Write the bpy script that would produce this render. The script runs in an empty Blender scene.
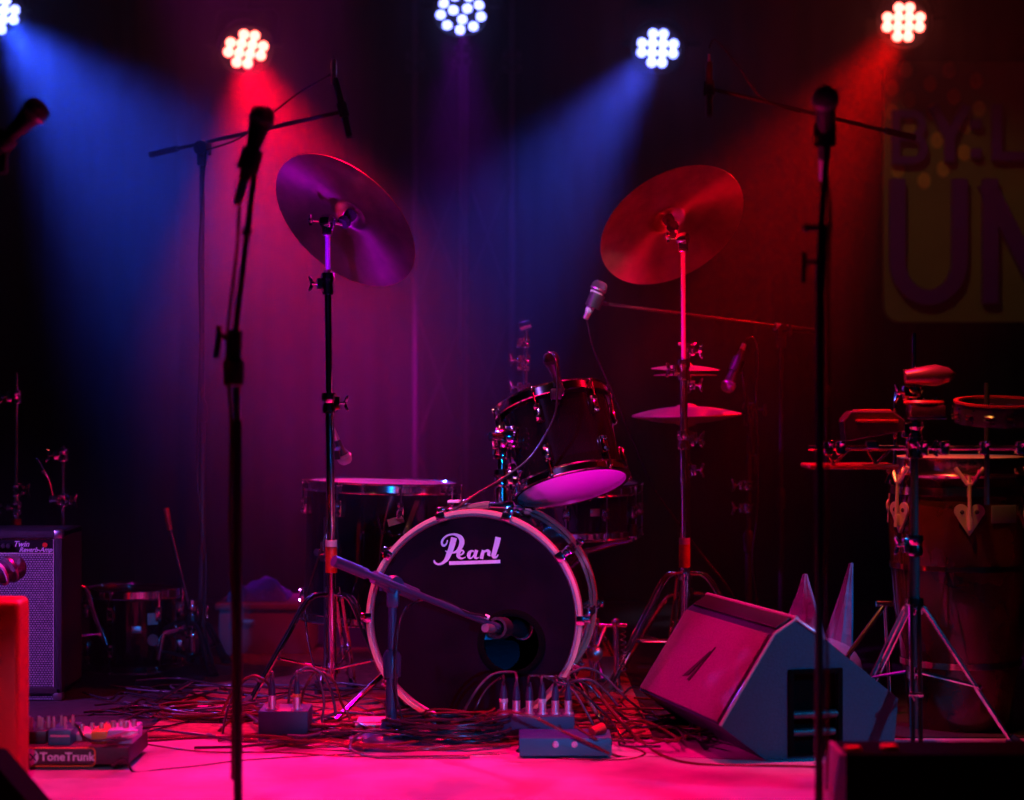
import bpy, bmesh, math, random
from mathutils import Vector, Matrix, Quaternion
PI = math.pi
V = Vector
sc = bpy.context.scene
COL = sc.collection
FPX, CZ = 2000.0, 0.847          # focal length in pixels, lens height over the stage floor

def P(px, py, D):
    """the point seen at pixel (px, py) at distance D along the view axis"""
    return V(((px-512)/FPX*D, D, CZ+(400-py)/FPX*D))
def G(px, py):
    """the point on the stage floor seen at pixel (px, py)"""
    D = CZ*FPX/(py-400)
    return V(((px-512)/FPX*D, D, 0))

# ------------------------------------------------------------------ camera, exposure, world, lights
cam_d = bpy.data.cameras.new('camera'); cam = bpy.data.objects.new('camera', cam_d); COL.objects.link(cam)
cam.location = (0, 0, CZ); cam.rotation_euler = (PI/2, 0, 0)
cam_d.sensor_width = 36; cam_d.lens = 36*FPX/1024; cam_d.clip_end = 60
cam_d.dof.use_dof = True; cam_d.dof.focus_distance = 5.35; cam_d.dof.aperture_fstop = 2.0
sc.camera = cam
sc.view_settings.view_transform = 'Standard'; sc.view_settings.look = 'None'
sc.view_settings.gamma = 1; sc.view_settings.use_curve_mapping = False
sc.view_settings.exposure = 0.0
sc.cycles.use_denoising = True
sc.cycles.volume_bounces = 0; sc.cycles.max_bounces = 5; sc.cycles.diffuse_bounces = 2; sc.cycles.glossy_bounces = 3
sc.cycles.transparent_max_bounces = 8; sc.cycles.caustics_reflective = False; sc.cycles.caustics_refractive = False
w = bpy.data.worlds.new('world'); sc.world = w; w.use_nodes = True
w.node_tree.nodes['Background'].inputs[0].default_value = (0.01, 0.01, 0.03, 1)
w.node_tree.nodes['Background'].inputs[1].default_value = 0.1

def aim(o, d):
    o.rotation_euler = V(d).to_track_quat('-Z', 'Y').to_euler()
def spot(name, pos, target, color, watts, angle, blend=0.5, radius=0.05):
    l = bpy.data.lights.new(name, 'SPOT'); l.color = color; l.energy = watts
    l.spot_size = math.radians(angle); l.spot_blend = blend; l.shadow_soft_size = radius
    o = bpy.data.objects.new(name, l); COL.objects.link(o); o.location = pos
    aim(o, V(target)-V(pos)); return o
# stage wash lamps out of the picture, footlights, and spots added for single things
spot('wash_magenta', (-0.75, 4.80, 3.35), (-0.68, 4.62, 0), (1, 0.0, 0.15), 800, 44, 0.9)
spot('wash_pink', (0.42, 4.84, 3.35), (0.42, 4.62, 0), (1, 0.0, 0.12), 700, 44, 0.9)
spot('wash_top_red', (-0.4, 5.0, 3.4), (-0.35, 5.25, 0), (1, 0.0, 0.03), 380, 28, 0.9)
spot('wash_violet', (-2.7, 4.5, 1.6), (-1.42, 5.35, 0.30), (0.45, 0.10, 1), 260, 34, 0.8)
spot('wash_blue', (2.6, 3.2, 1.6), (0.80, 4.85, 0.18), (0.0, 0.32, 1), 180, 19, 0.8)
spot('wash_kit', (-1.5, 3.0, 2.7), (-0.08, 5.25, 0.52), (0.46, 0.17, 1.0), 330, 16, 0.9)
spot('wash_front_blue', (0.9, 1.4, 0.62), (-0.12, 4.9, 0.26), (0.0, 0.22, 1), 230, 18, 0.9)
spot('mic_fill', (-0.3, 3.0, 3.2), (0.27, 6.0, 1.2), (0.75, 0.65, 1), 420, 5, 0.9)  # unseen narrow spot added to brighten the grey drummer microphone
spot('wash_side_pink', (-2.3, 4.75, 1.5), (0.42, 4.95, 0.14), (1, 0.0, 0.30), 260, 11.5, 0.8)
spot('wash_red_side', (2.6, 5.0, 2.9), (0.4, 5.9, 0.78), (1, 0.0, 0.02), 340, 30, 0.8)
spot('hat_fill_violet', (-1.8, 4.6, 3.0), (0.5, 6.0, 0.88), (0.7, 0.0, 1), 420, 9, 0.8)  # unseen spot added for violet on the hi-hat cymbals
spot('board_fill', (-0.6, 1.6, 1.2), (-1.03, 4.6, 0.05), (0.55, 0.35, 1), 70, 8, 0.8)  # unseen spot added to make the pedal board lettering readable
spot('percussion_fill', (0.5, 5.3, 3.2), (0.97, 4.85, 0.72), (1, 0.0, 0.06), 200, 10, 0.8)  # unseen spot added for red on the percussion tops
spot('wash_amber', (0.4, 4.1, 2.9), (1.12, 5.1, 0.50), (1, 0.34, 0.06), 120, 14, 0.8)
spot('kit_fill_amber', (-0.9, 3.4, 3.2), (-0.1, 5.3, 0.55), (1, 0.36, 0.14), 70, 17, 0.9)  # unseen spot added to warm the bass drum hoop and tubes
spot('haze_fill_violet', (-0.74, 6.9, 3.35), (-0.66, 7.15, 0), (1.0, 0.0, 0.80), 240, 21, 1.0)  # unseen ceiling spot added to turn the left haze magenta
spot('haze_fill_front', (-1.15, 4.3, 3.4), (-0.74, 7.7, 1.15), (1.0, 0.0, 0.80), 2300, 13, 1.0)  # unseen front spot added to deepen the same magenta haze
spot('bag_fill_blue', (2.9, 5.0, 1.8), (0.84, 5.5, 0.32), (0.0, 0.3, 1), 90, 10, 0.8)  # unseen spot added to bring blue onto the plastic bag
spot('sign_light', (0.5, 5.4, 3.2), (1.8, 8.1, 1.45), (1, 0.66, 0.34), 24, 22, 0.8)
spot('foot_red', (0.25, 4.0, 0.06), (0.50, 5.9, 1.30), (1, 0.0, 0.02), 420, 22, 0.8, 0.04)
spot('foot_violet', (-0.9, 4.2, 0.06), (-0.45, 5.5, 1.37), (0.30, 0.0, 1), 300, 20, 0.8, 0.04)
spot('tom_fill_magenta', (0.38, 4.62, 0.05), (0.17, 5.45, 0.74), (1.0, 0.0, 0.75), 40, 26, 0.8, 0.04)  # unseen spot without a fixture, added to light the rack tom's lower head

# lamp heads seen at the top of the picture: (pixel x, y, aim direction, colour, watts, cone, lens layout)
LAMPD = 7.6
LAMPS = [
    (-1, 16, (0.95, -1.35, -0.98), (0.025, 0.07, 1.0), 400, 31, 'rows', 8, 'blue stage lamp cut by the left edge of the picture'),
    (246, 50, (0.38, -1.5, -1.02), (1.0, 0.0, 0.02), 440, 31, 'rows', -4, 'red stage lamp above the left crash cymbal'),
    (461, 14, (0.02, -1.0, -1.02), (0.35, 0.0, 0.85), 45, 26, 'ring', 10, 'white violet stage lamp in front of the lattice tower, with its lenses in a ring'),
    (657, 49, (-0.60, -1.5, -0.92), (0.05, 0.08, 1.0), 230, 23, 'rows', -6, 'blue white stage lamp above the right crash cymbal'),
    (903, 23, (-0.74, -1.5, -1.0), (1.0, 0.0, 0.0), 190, 24, 'rows', -5, 'red stage lamp above the yellow green sign'),
]
for i, (px, py, d, c, wt, cone, lay, rot, lab) in enumerate(LAMPS):
    p = P(px, py, LAMPD); dd = V(d).normalized()
    spot('lamp_beam', p+dd*0.03, p+dd, c, wt, cone, 0.9, 0.05)

# ------------------------------------------------------------------ materials
MATS = {}
def mat(name, col, rough=0.5, metal=0.0, coat=0.0, bump=None, vary=None, emis=None, spec=None, aniso=0.0):
    if name in MATS: return MATS[name]
    m = bpy.data.materials.new(name); m.use_nodes = True; nt = m.node_tree; b = nt.nodes['Principled BSDF']
    b.inputs['Base Color'].default_value = (*col, 1); b.inputs['Roughness'].default_value = rough
    b.inputs['Metallic'].default_value = metal; b.inputs['Coat Weight'].default_value = coat
    b.inputs['Coat Roughness'].default_value = 0.05
    if spec is not None: b.inputs['Specular IOR Level'].default_value = spec
    tc = nt.nodes.new('ShaderNodeTexCoord')
    if bump:
        n = nt.nodes.new('ShaderNodeTexNoise'); n.inputs['Scale'].default_value = bump[0]; n.inputs['Detail'].default_value = 4
        nt.links.new(tc.outputs['Object'], n.inputs['Vector'])
        bp = nt.nodes.new('ShaderNodeBump'); bp.inputs['Strength'].default_value = bump[1]; bp.inputs['Distance'].default_value = 0.01
        nt.links.new(n.outputs['Fac'], bp.inputs['Height']); nt.links.new(bp.outputs['Normal'], b.inputs['Normal'])
    if vary:
        n = nt.nodes.new('ShaderNodeTexNoise'); n.inputs['Scale'].default_value = vary[0]; n.inputs['Detail'].default_value = 5
        nt.links.new(tc.outputs['Object'], n.inputs['Vector'])
        r = nt.nodes.new('ShaderNodeValToRGB')
        r.color_ramp.elements[0].position = 0.35; r.color_ramp.elements[1].position = 0.65
        r.color_ramp.elements[0].color = (*[x*(1-vary[1]) for x in col], 1); r.color_ramp.elements[1].color = (*[min(1, x*(1+vary[1])) for x in col], 1)
        nt.links.new(n.outputs['Fac'], r.inputs['Fac']); nt.links.new(r.outputs['Color'], b.inputs['Base Color'])
    if emis:
        b.inputs['Emission Color'].default_value = (*emis[0], 1); b.inputs['Emission Strength'].default_value = emis[1]
    if aniso:
        b.inputs['Anisotropic'].default_value = aniso
        t = nt.nodes.new('ShaderNodeTangent'); t.direction_type = 'RADIAL'; t.axis = 'Z'
        nt.links.new(t.outputs['Tangent'], b.inputs['Tangent'])
    MATS[name] = m; return m
chrome = mat('chrome', (0.86, 0.86, 0.88), 0.10, 1.0, vary=(30, 0.1))
steel = mat('dull steel', (0.55, 0.55, 0.57), 0.35, 1.0)
blackm = mat('black powder coat', (0.025, 0.025, 0.028), 0.38, 0.0, bump=(300, 0.1))
shellm = mat('black lacquer shell', (0.008, 0.006, 0.008), 0.07, 0.0, 0.0, spec=0.5, vary=(6, 0.3))
rubber = mat('black rubber', (0.015, 0.015, 0.015), 0.7)
headblk = mat('black drum head', (0.010, 0.002, 0.008), 0.5, spec=0.05, vary=(9, 0.25))
headwht = mat('white drum head', (0.8, 0.78, 0.78), 0.35, vary=(5, 0.08))
hoopm = mat('lacquered hoop', (0.85, 0.50, 0.36), 0.3, 0.2, 0.5)
bronze = mat('cymbal bronze', (0.72, 0.50, 0.30), 0.33, 1.0, vary=(14, 0.18), aniso=0.7)
logom = mat('logo white', (0.75, 0.75, 0.85), 0.5, vary=(40, 0.05))
redtape = mat('red tape', (0.75, 0.03, 0.01), 0.5, vary=(30, 0.2))
whtape = mat('white tape', (0.8, 0.78, 0.7), 0.6, vary=(30, 0.1))
cablem = mat('cable rubber', (0.022, 0.02, 0.024), 0.22)
cable2 = mat('brown red cable rubber', (0.10, 0.02, 0.02), 0.22)
cable3 = mat('grey cable rubber', (0.07, 0.07, 0.09), 0.25)
woodm = mat('dark conga wood', (0.07, 0.012, 0.006), 0.18, 0.0, 0.8, vary=(7, 0.3))
platem = mat('polished plated steel', (0.9, 0.72, 0.48), 0.15, 1.0)
hatm = mat('brushed hat bronze', (0.80, 0.58, 0.40), 0.55, 0.9, vary=(14, 0.15))
charc = mat('blue lit charcoal coat', (0.025, 0.05, 0.10), 0.35)  # blue front light tinted into the charcoal coat
goldm = mat('warm plated steel', (0.85, 0.66, 0.42), 0.32, 0.6)
carpet = mat('blue tinted wedge paint', (0.012, 0.06, 0.085), 0.6, bump=(220, 0.25), vary=(200, 0.12))  # blue side light tinted into the black grey cabinet paint
satin = mat('satin steel tube', (0.8, 0.78, 0.78), 0.42, 0.55)
mattb = mat('matt black cloth', (0.003, 0.003, 0.003), 0.95, spec=0.05, bump=(200, 0.2))
silverm = mat('silver connector', (0.8, 0.8, 0.82), 0.3, 0.9)

# ------------------------------------------------------------------ mesh builder
def frame(origin, z, up=(0, 0, 1)):
    z = V(z).normalized(); up = V(up)
    if abs(z.dot(up.normalized())) > 0.999: up = V((0, 1, 0))
    x = up.cross(z).normalized(); y = z.cross(x)
    m = Matrix.Identity(4)
    for i in range(3): m[i][0], m[i][1], m[i][2], m[i][3] = x[i], y[i], z[i], origin[i]
    return m
class MB:
    def __init__(s): s.v = []; s.f = []
    def add(s, vs, fs):
        o = len(s.v); s.v += [V(q) for q in vs]; s.f += [tuple(i+o for i in f) for f in fs]; return s
    def box(s, size, M=None, c=(0, 0, 0), bev=0.0, seg=2):
        if not isinstance(M, Matrix): M = Matrix.Translation(M) if M is not None else Matrix.Identity(4)
        bm = bmesh.new(); bmesh.ops.create_cube(bm, size=1)
        for q in bm.verts: q.co = V((q.co.x*size[0]+c[0], q.co.y*size[1]+c[1], q.co.z*size[2]+c[2]))
        if bev: bmesh.ops.bevel(bm, geom=bm.edges[:], offset=bev, segments=seg, profile=0.5, affect='EDGES')
        bm.verts.index_update()
        s.add([M @ q.co for q in bm.verts], [[q.index for q in f.verts] for f in bm.faces]); bm.free(); return s
    def lathe(s, prof, M, n=32, a0=0.0, a1=2*PI):
        full = abs(a1-a0-2*PI) < 1e-6; k = n if full else n+1; rings = []; vs = []; fs = []
        for r, z in prof:
            if r < 1e-7: rings.append([len(vs)]); vs.append(M @ V((0, 0, z)))
            else:
                rings.append(list(range(len(vs), len(vs)+k)))
                vs += [M @ V((r*math.cos(a0+(a1-a0)*i/n), r*math.sin(a0+(a1-a0)*i/n), z)) for i in range(k)]
        for A, B in zip(rings, rings[1:]):
            for i in range(n):
                j = (i+1) % k
                if len(A) == 1 and len(B) == 1: continue
                if len(A) == 1: fs.append((A[0], B[j], B[i]))
                elif len(B) == 1: fs.append((A[i], A[j], B[0]))
                else: fs.append((A[i], A[j], B[j], B[i]))
        return s.add(vs, fs)
    def rod(s, a, b, r, r1=None, n=12):
        a, b = V(a), V(b); L = (b-a).length; r1 = r if r1 is None else r1
        return s.lathe([(0, 0), (r, 0), (r1, L), (0, L)], frame(a, b-a), n)
    def ball(s, c, r, n=14, M=None, sc_=(1, 1, 1)):
        M = (M or Matrix.Identity(4))
        M = Matrix.Translation(c) @ M @ Matrix.Diagonal((*sc_, 1))
        return s.lathe([(r*math.sin(PI*i/(n//2)), -r*math.cos(PI*i/(n//2))) for i in range(n//2+1)], M, n)
    def tube(s, pts, r, n=8, closed=False):
        pts = [V(q) for q in pts]; N = len(pts); T = []
        for i in range(N):
            if closed: d = pts[(i+1) % N]-pts[i-1]
            else: d = pts[min(i+1, N-1)]-pts[max(i-1, 0)]
            T.append(d.normalized() if d.length > 1e-9 else V((0, 0, 1)))
        u = T[0].orthogonal().normalized(); vs = []; rs = r if isinstance(r, (list, tuple)) else [r]*N
        for i in range(N):
            u = (u-T[i]*u.dot(T[i])).normalized(); w_ = T[i].cross(u)
            vs += [pts[i]+(u*math.cos(2*PI*k/n)+w_*math.sin(2*PI*k/n))*rs[i] for k in range(n)]
        fs = [(i*n+k, i*n+(k+1) % n, ((i+1) % N)*n+(k+1) % n, ((i+1) % N)*n+k) for i in range(N if closed else N-1) for k in range(n)]
        if not closed: fs += [tuple(range(n))[::-1], tuple(range((N-1)*n, N*n))]
        return s.add(vs, fs)
    def torus(s, c, axis, R, r, n=48, m=10):
        M = frame(c, axis)
        return s.tube([M @ V((R*math.cos(2*PI*i/n), R*math.sin(2*PI*i/n), 0)) for i in range(n)], r, m, True)
    def prism(s, poly, z0, z1, M=None):
        M = M or Matrix.Identity(4); n = len(poly)
        vs = [M @ V((x, y, z0)) for x, y in poly]+[M @ V((x, y, z1)) for x, y in poly]
        fs = [tuple(range(n))[::-1], tuple(range(n, 2*n))]+[(i, (i+1) % n, n+(i+1) % n, n+i) for i in range(n)]
        return s.add(vs, fs)
    def ribbon(s, pts, z0, z1, M):
        """a flat stroke of changing width; pts = (x, y, width)"""
        n = len(pts); L = []; R = []
        for i, (x, y, w_) in enumerate(pts):
            a = pts[max(i-1, 0)]; b = pts[min(i+1, n-1)]; d = V((b[0]-a[0], b[1]-a[1])).normalized(); nn = V((-d.y, d.x))*w_/2
            L.append((x+nn.x, y+nn.y)); R.append((x-nn.x, y-nn.y))
        vs = [M @ V((*q, z1)) for q in L]+[M @ V((*q, z1)) for q in R]+[M @ V((*q, z0)) for q in L]+[M @ V((*q, z0)) for q in R]
        fs = []
        for i in range(n-1):
            fs += [(i, n+i, n+i+1, i+1), (2*n+i, 2*n+i+1, 3*n+i+1, 3*n+i), (i, i+1, 2*n+i+1, 2*n+i), (n+i, 3*n+i, 3*n+i+1, n+i+1)]
        fs += [(0, 2*n, 3*n, n), (n-1, 2*n-1, 4*n-1, 3*n-1)]
        return s.add(vs, fs)
    def build(s, name, m, parent=None, origin=None, local=False, sharp=35):
        org = V((0, 0, 0)) if local else V(origin) if origin is not None else V(parent['_o']) if parent else V((0, 0, 0))
        me = bpy.data.meshes.new(name); me.from_pydata([q-org for q in s.v], [], s.f)
        bm = bmesh.new(); bm.from_mesh(me); bmesh.ops.recalc_face_normals(bm, faces=bm.faces); bm.to_mesh(me); bm.free()
        me.polygons.foreach_set('use_smooth', [True]*len(me.polygons)); me.set_sharp_from_angle(angle=math.radians(sharp))
        me.materials.append(m); o = bpy.data.objects.new(name, me); COL.objects.link(o)
        if parent is not None: o.parent = parent; o['_o'] = list(org)
        else: o.location = org; o['_o'] = list(org)
        return o
def spl(pts, k=8, closed=False):
    pts = [V(q) for q in pts]; out = []; n = len(pts)
    g = (lambda i: pts[i % n]) if closed else (lambda i: pts[max(0, min(n-1, i))])
    for i in range(n if closed else n-1):
        p0, p1, p2, p3 = g(i-1), g(i), g(i+1), g(i+2)
        for j in range(k):
            t = j/k
            out.append(0.5*((2*p1)+(p2-p0)*t+(2*p0-5*p1+4*p2-p3)*t*t+(3*p1-p0-3*p2+p3)*t**3))
    if not closed: out.append(pts[-1])
    return out
def tag(o, label, cat, group=None, kind=None):
    if label: o['label'] = label
    if cat: o['category'] = cat
    if group: o['group'] = group
    if kind: o['kind'] = kind
    return o
def thing(name, loc, label, cat, group=None):
    o = bpy.data.objects.new(name, None); COL.objects.link(o); o.location = loc; o['_o'] = list(V(loc)); o.empty_display_size = 0.05
    return tag(o, label, cat, group)
def text_mesh(body, M, size, depth=0.001, shear=0.0, name='t', bold=0.0, spacing=1.0):
    c = bpy.data.curves.new(name, 'FONT'); c.body = body; c.size = size; c.extrude = depth/2; c.shear = shear; c.offset = bold
    c.space_character = spacing; c.resolution_u = 4
    o = bpy.data.objects.new(name, c); COL.objects.link(o)
    dg = bpy.context.evaluated_depsgraph_get(); me = bpy.data.meshes.new_from_object(o.evaluated_get(dg))
    mb = MB(); mb.add([M @ q.co for q in me.vertices], [tuple(p.vertices) for p in me.polygons])
    bpy.data.objects.remove(o); bpy.data.curves.remove(c); return mb

# ------------------------------------------------------------------ setting
def struct(name, mb, m): return tag(mb.build(name, m), None, None, None, 'structure')
floorm = mat('stage floor paint', (0.42, 0.40, 0.42), 0.42, bump=(25, 0.12), vary=(4.5, 0.32))
nt = floorm.node_tree; b = nt.nodes['Principled BSDF']     # scuffs: fine light scratches on the paint
tc = nt.nodes.new('ShaderNodeTexCoord'); mp = nt.nodes.new('ShaderNodeMapping'); mp.inputs['Scale'].default_value = (5, 26, 1)
n2 = nt.nodes.new('ShaderNodeTexNoise'); n2.inputs['Scale'].default_value = 3; n2.inputs['Detail'].default_value = 8
mr = nt.nodes.new('ShaderNodeMapRange'); mr.inputs[1].default_value = 0.3; mr.inputs[2].default_value = 0.7; mr.inputs[3].default_value = 0.3; mr.inputs[4].default_value = 0.6
nt.links.new(tc.outputs['Object'], mp.inputs['Vector']); nt.links.new(mp.outputs['Vector'], n2.inputs['Vector'])
nt.links.new(n2.outputs['Fac'], mr.inputs[0]); nt.links.new(mr.outputs[0], b.inputs['Roughness'])
wallm = mat('black wall paint', (0.02, 0.02, 0.022), 0.8, vary=(2, 0.2))
struct('floor', MB().box((8, 9.6, 0.1), (0, 3.7, -0.05)), floorm)
struct('wall_back', MB().box((8, 0.1, 3.7), (0, 8.55, 1.75)), wallm)
struct('wall_left', MB().box((0.1, 9.6, 3.7), (-4.05, 3.7, 1.75)), wallm)
struct('wall_right', MB().box((0.1, 9.6, 3.7), (4.05, 3.7, 1.75)), wallm)
struct('ceiling', MB().box((8, 9.6, 0.1), (0, 3.7, 3.6)), wallm)
# pleated black curtain hanging in front of the back wall
curtm = mat('black velvet', (0.009, 0.008, 0.010), 0.9, vary=(14, 0.2))
cb = MB(); n = 420; vs = []; random.seed(3)
for i in range(n+1):
    x = -3.9+7.8*i/n; y = 8.36+0.035*math.sin(x*21+0.6*math.sin(x*5))+0.012*math.sin(x*57)
    vs += [(x, y, 0.02), (x, y, 3.5)]
fs = [(2*i, 2*i+2, 2*i+3, 2*i+1) for i in range(n)]
cb.add(vs, fs); co = cb.build('stage_curtain', curtm, sharp=80); sm = co.modifiers.new('thickness', 'SOLIDIFY'); sm.thickness = 0.006
tag(co, 'black pleated stage curtain closing the back of the stage', 'curtain')
# black carpet added behind the bare strip, keeping the unlit floor dark
cpm = mat('black stage carpet', (0.018, 0.015, 0.018), 0.95, bump=(300, 0.5), vary=(30, 0.3))
tag(MB().box((7.8, 3.35, 0.004), (0, 6.68, 0.002), bev=0.001).build('stage_carpet', cpm, origin=(0, 6.68, 0)), 'black carpet added to darken the unlit back of the stage', 'carpet')
# dark drum rug
rugm = mat('dark red drum rug', (0.34, 0.05, 0.06), 0.95, bump=(400, 0.6), vary=(60, 0.35))
rg = MB().box((1.27, 1.75, 0.008), (-0.285, 5.87, 0.008), bev=0.003)
tag(rg.build('drum_rug', rugm, origin=(-0.28, 5.87, 0.004)), 'dark red brown rug lying under the drum kit', 'rug')
# theatrical haze drifting through the back of the stage
hz = MB().box((7.6, 3.3, 3.3), (0, 6.62, 1.72)).build('stage_haze', None) if False else None
hm = bpy.data.materials.new('stage haze'); hm.use_nodes = True; nt = hm.node_tree; nt.nodes.clear()
out = nt.nodes.new('ShaderNodeOutputMaterial'); vsn = nt.nodes.new('ShaderNodeVolumeScatter')
vsn.inputs['Color'].default_value = (1, 1, 1, 1); vsn.inputs['Density'].default_value = 0.07; vsn.inputs['Anisotropy'].default_value = 0.55
nt.links.new(vsn.outputs[0], out.inputs['Volume'])
hz = MB().box((7.7, 2.75, 3.42), (0, 6.9, 1.735)).build('stage_haze', hm, origin=(0, 6.9, 0.02))
tag(hz, 'thin smoke haze filling the back of the stage under the lamps', 'haze', None, 'stuff')

# ------------------------------------------------------------------ lamp heads on their bar
barp = thing('lighting_bar', (0, LAMPD, 2.72), 'black lighting bar carrying the row of stage lamps', 'lighting bar')
MB().rod((-3.9, LAMPD+0.05, 2.72), (3.9, LAMPD+0.05, 2.72), 0.024, n=16).build('pipe', blackm, barp)
lensw = mat('glowing lens', (1, 1, 1), 0.2, emis=((0.20, 0.24, 1.0), 6))
lensr = mat('glowing warm lens', (1, 0.8, 0.7), 0.2, emis=((1.0, 0.12, 0.09), 11))
for (px, py, d, c, wt, cone, lay, rot, lab) in LAMPS:
    p = P(px, py, LAMPD); dd = V(d).normalized()
    t = thing('stage_lamp', p, lab, 'stage light', 'stage lamps along the lighting bar')
    M = frame(p, dd) @ Matrix.Rotation(math.radians(rot), 4, 'Z')
    MB().lathe([(0.055, -0.14), (0.075, -0.13), (0.095, -0.03), (0.108, -0.025), (0.108, 0.002), (0.1, 0.004), (0.1, -0.012), (0, -0.012)], M, 32).lathe([(0, -0.14), (0.055, -0.14)], M, 32).build('housing', blackm, t)
    spots = []
    if lay == 'rows':
        s_ = 0.0415
        for r_, cnt, off in ((1.5, 2, 0), (0.5, 4, 0), (-0.5, 4, 0), (-1.5, 2, 0)):
            for k in range(cnt): spots.append(((k-(cnt-1)/2)*s_+0.004*r_, r_*s_*0.93))
    else:
        for k in range(9): a = 2*PI*k/9+0.3; spots.append((0.078*math.cos(a), 0.078*math.sin(a)))
        for k in range(3): a = 2*PI*k/3+0.5; spots.append((0.031*math.cos(a), 0.031*math.sin(a)))
    for (x, y) in spots:
        MB().lathe([(0.019, -0.012), (0.019, -0.004), (0.013, 0.001), (0, 0.003)], M @ Matrix.Translation((x, y, 0)), 16).build('lens', lensr if c[0] > 0.9 else lensw, t)
    top = V((p.x, p.y+0.05, 2.72)); side = V((1, 0, 0))
    for sg in (-1, 1):
        k_ = MB().tube([p-dd*0.06+side*sg*0.11, p-dd*0.06+side*sg*0.125, V((p.x+sg*0.125, p.y+0.05, p.z+0.14)), V((p.x+sg*0.1, p.y+0.05, p.z+0.17)), V((p.x, p.y+0.05, p.z+0.17))], 0.006, 6)
        k_.build('yoke_arm', blackm, t)
        MB().rod(p-dd*0.06+side*sg*0.1, p-dd*0.06+side*sg*0.15, 0.012).build('tilt_knob', rubber, t)
    MB().rod(V((p.x, p.y+0.05, p.z+0.16)), top, 0.009).rod(top-V((0.02, 0, 0)), top+V((0.02, 0, 0)), 0.036).build('clamp', blackm, t)

# lattice tower (three chords seen) with its couplers
tw = thing('lattice_tower', P(462, 612, 8.0)*1, 'tall aluminium lattice tower behind the kit in front of the curtain', 'truss')
alu = mat('aluminium tube', (0.14, 0.12, 0.15), 0.5, 0.5)
ch = []; steel2 = mat('dark lattice steel', (0.06, 0.055, 0.06), 0.6, 0.3)
for px, D in ((415, 8.08), (462, 7.93), (512, 8.08), (466, 8.22)):
    x = (px-512)/FPX*D; ch.append((x, D)); MB().rod((x, D, 0), (x, D, 3.5), 0.011 if D > 8 else 0.012, n=10).build('chord', alu, tw)
for (a, b_) in ((0, 1), (1, 2), (2, 3), (3, 0)):
    for k in range(6):
        z0 = 0.1+k*0.56; A, B = ch[a], ch[b_]
        if k % 2: A, B = B, A
        MB().rod((A[0], A[1], z0), (B[0], B[1], z0+0.56), 0.003, n=6).build('lattice_bar', steel2, tw)
for (x, D) in ch[:3]:
    for z in (2.19, 2.24):
        for sx in (-0.03, 0.03):
            MB().ball((x+sx, D-0.012, z), 0.007, 8).build('bolt', chrome, tw)
        MB().box((0.075, 0.02, 0.035), (x, D, z), bev=0.003).build('coupler_plate', blackm, tw)

# ================================================================== hardware helpers
def clamp(t, c, r=0.016, side=(1, 0, 0), name='height_clamp', m=None, h=0.045, wing=True):
    """memory-lock collar on a tube at c with its wing bolt"""
    m = m or chrome; c = V(c); s_ = V(side).normalized()
    mb = MB().lathe([(r*0.7, -h/2), (r*1.25, -h/2), (r*1.35, -h*0.3), (r*1.1, 0), (r*1.4, h*0.2), (r*1.3, h/2), (r*0.7, h/2)], Matrix.Translation(c), 16)
    mb.box((0.022, r*2.2, 0.016), frame(c+s_*(r+0.006), s_) @ Matrix.Rotation(PI/2, 4, 'Y'), bev=0.002)
    p = mb.build(name, m, t)
    if wing:
        e = c+s_*(r+0.030)
        w_ = MB().rod(c+s_*r, e, 0.0035, n=8)
        w_.ball(e, 0.007, 8)
        for sg in (-1, 1): w_.tube([e, e+V((0, 0, sg*0.012))+s_*0.004, e+V((0, 0, sg*0.020))+s_*0.009], [0.0045, 0.0055, 0.0035], 8)
        w_.build('wing_bolt', m, p)
    return p
def tripod(t, base, zh, reach, zb, azs, m=None, r=0.0085, double=True, bend=True, zs=None):
    """three double-braced legs from a collar at height zh to the floor"""
    m = m or chrome; x, y = base
    MB().lathe([(0.012, -0.02), (0.021, -0.02), (0.024, 0), (0.021, 0.02), (0.012, 0.02)], Matrix.Translation((x, y, zh)), 16).build('leg_collar', m, t)
    MB().lathe([(0.010, -0.014), (0.019, -0.014), (0.019, 0.014), (0.010, 0.014)], Matrix.Translation((x, y, zb)), 16).build('lower_collar', m, t)
    for a in azs:
        a = math.radians(a); d = V((math.cos(a), math.sin(a), 0)); s_ = V((-d.y, d.x, 0))
        top = V((x, y, zh))+d*0.02; ft = V((x, y, 0.016))+d*reach
        L = MB()
        for sg in ((-1, 1) if double else (0,)):
            o_ = s_*0.009*sg
            pts = spl([top+o_, top+d*0.05*(1 if bend else 0.3)-V((0, 0, 0.012))+o_, top.lerp(ft, 0.35)+d*0.03*bend+o_, ft+o_], 5) if bend else [top+o_, ft+o_]
            L.tube(pts, r*0.72 if double else r, 8)
        lg = L.build('leg', m, t)
        MB().tube([ft+V((0, 0, 0.016))-d*0.012, ft+d*0.012-V((0, 0, 0.004))], [0.015, 0.017], 10).build('rubber_foot', rubber, lg)
        mid = top.lerp(ft, 0.58)+d*0.01
        B = MB()
        for sg in (-1, 1): B.rod(V((x, y, zb))+d*0.017+s_*0.011*sg, mid+s_*0.011*sg, 0.004, n=6)
        B.rod(mid-s_*0.016, mid+s_*0.016, 0.005, n=8)
        B.build('leg_brace', m, lg)
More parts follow.
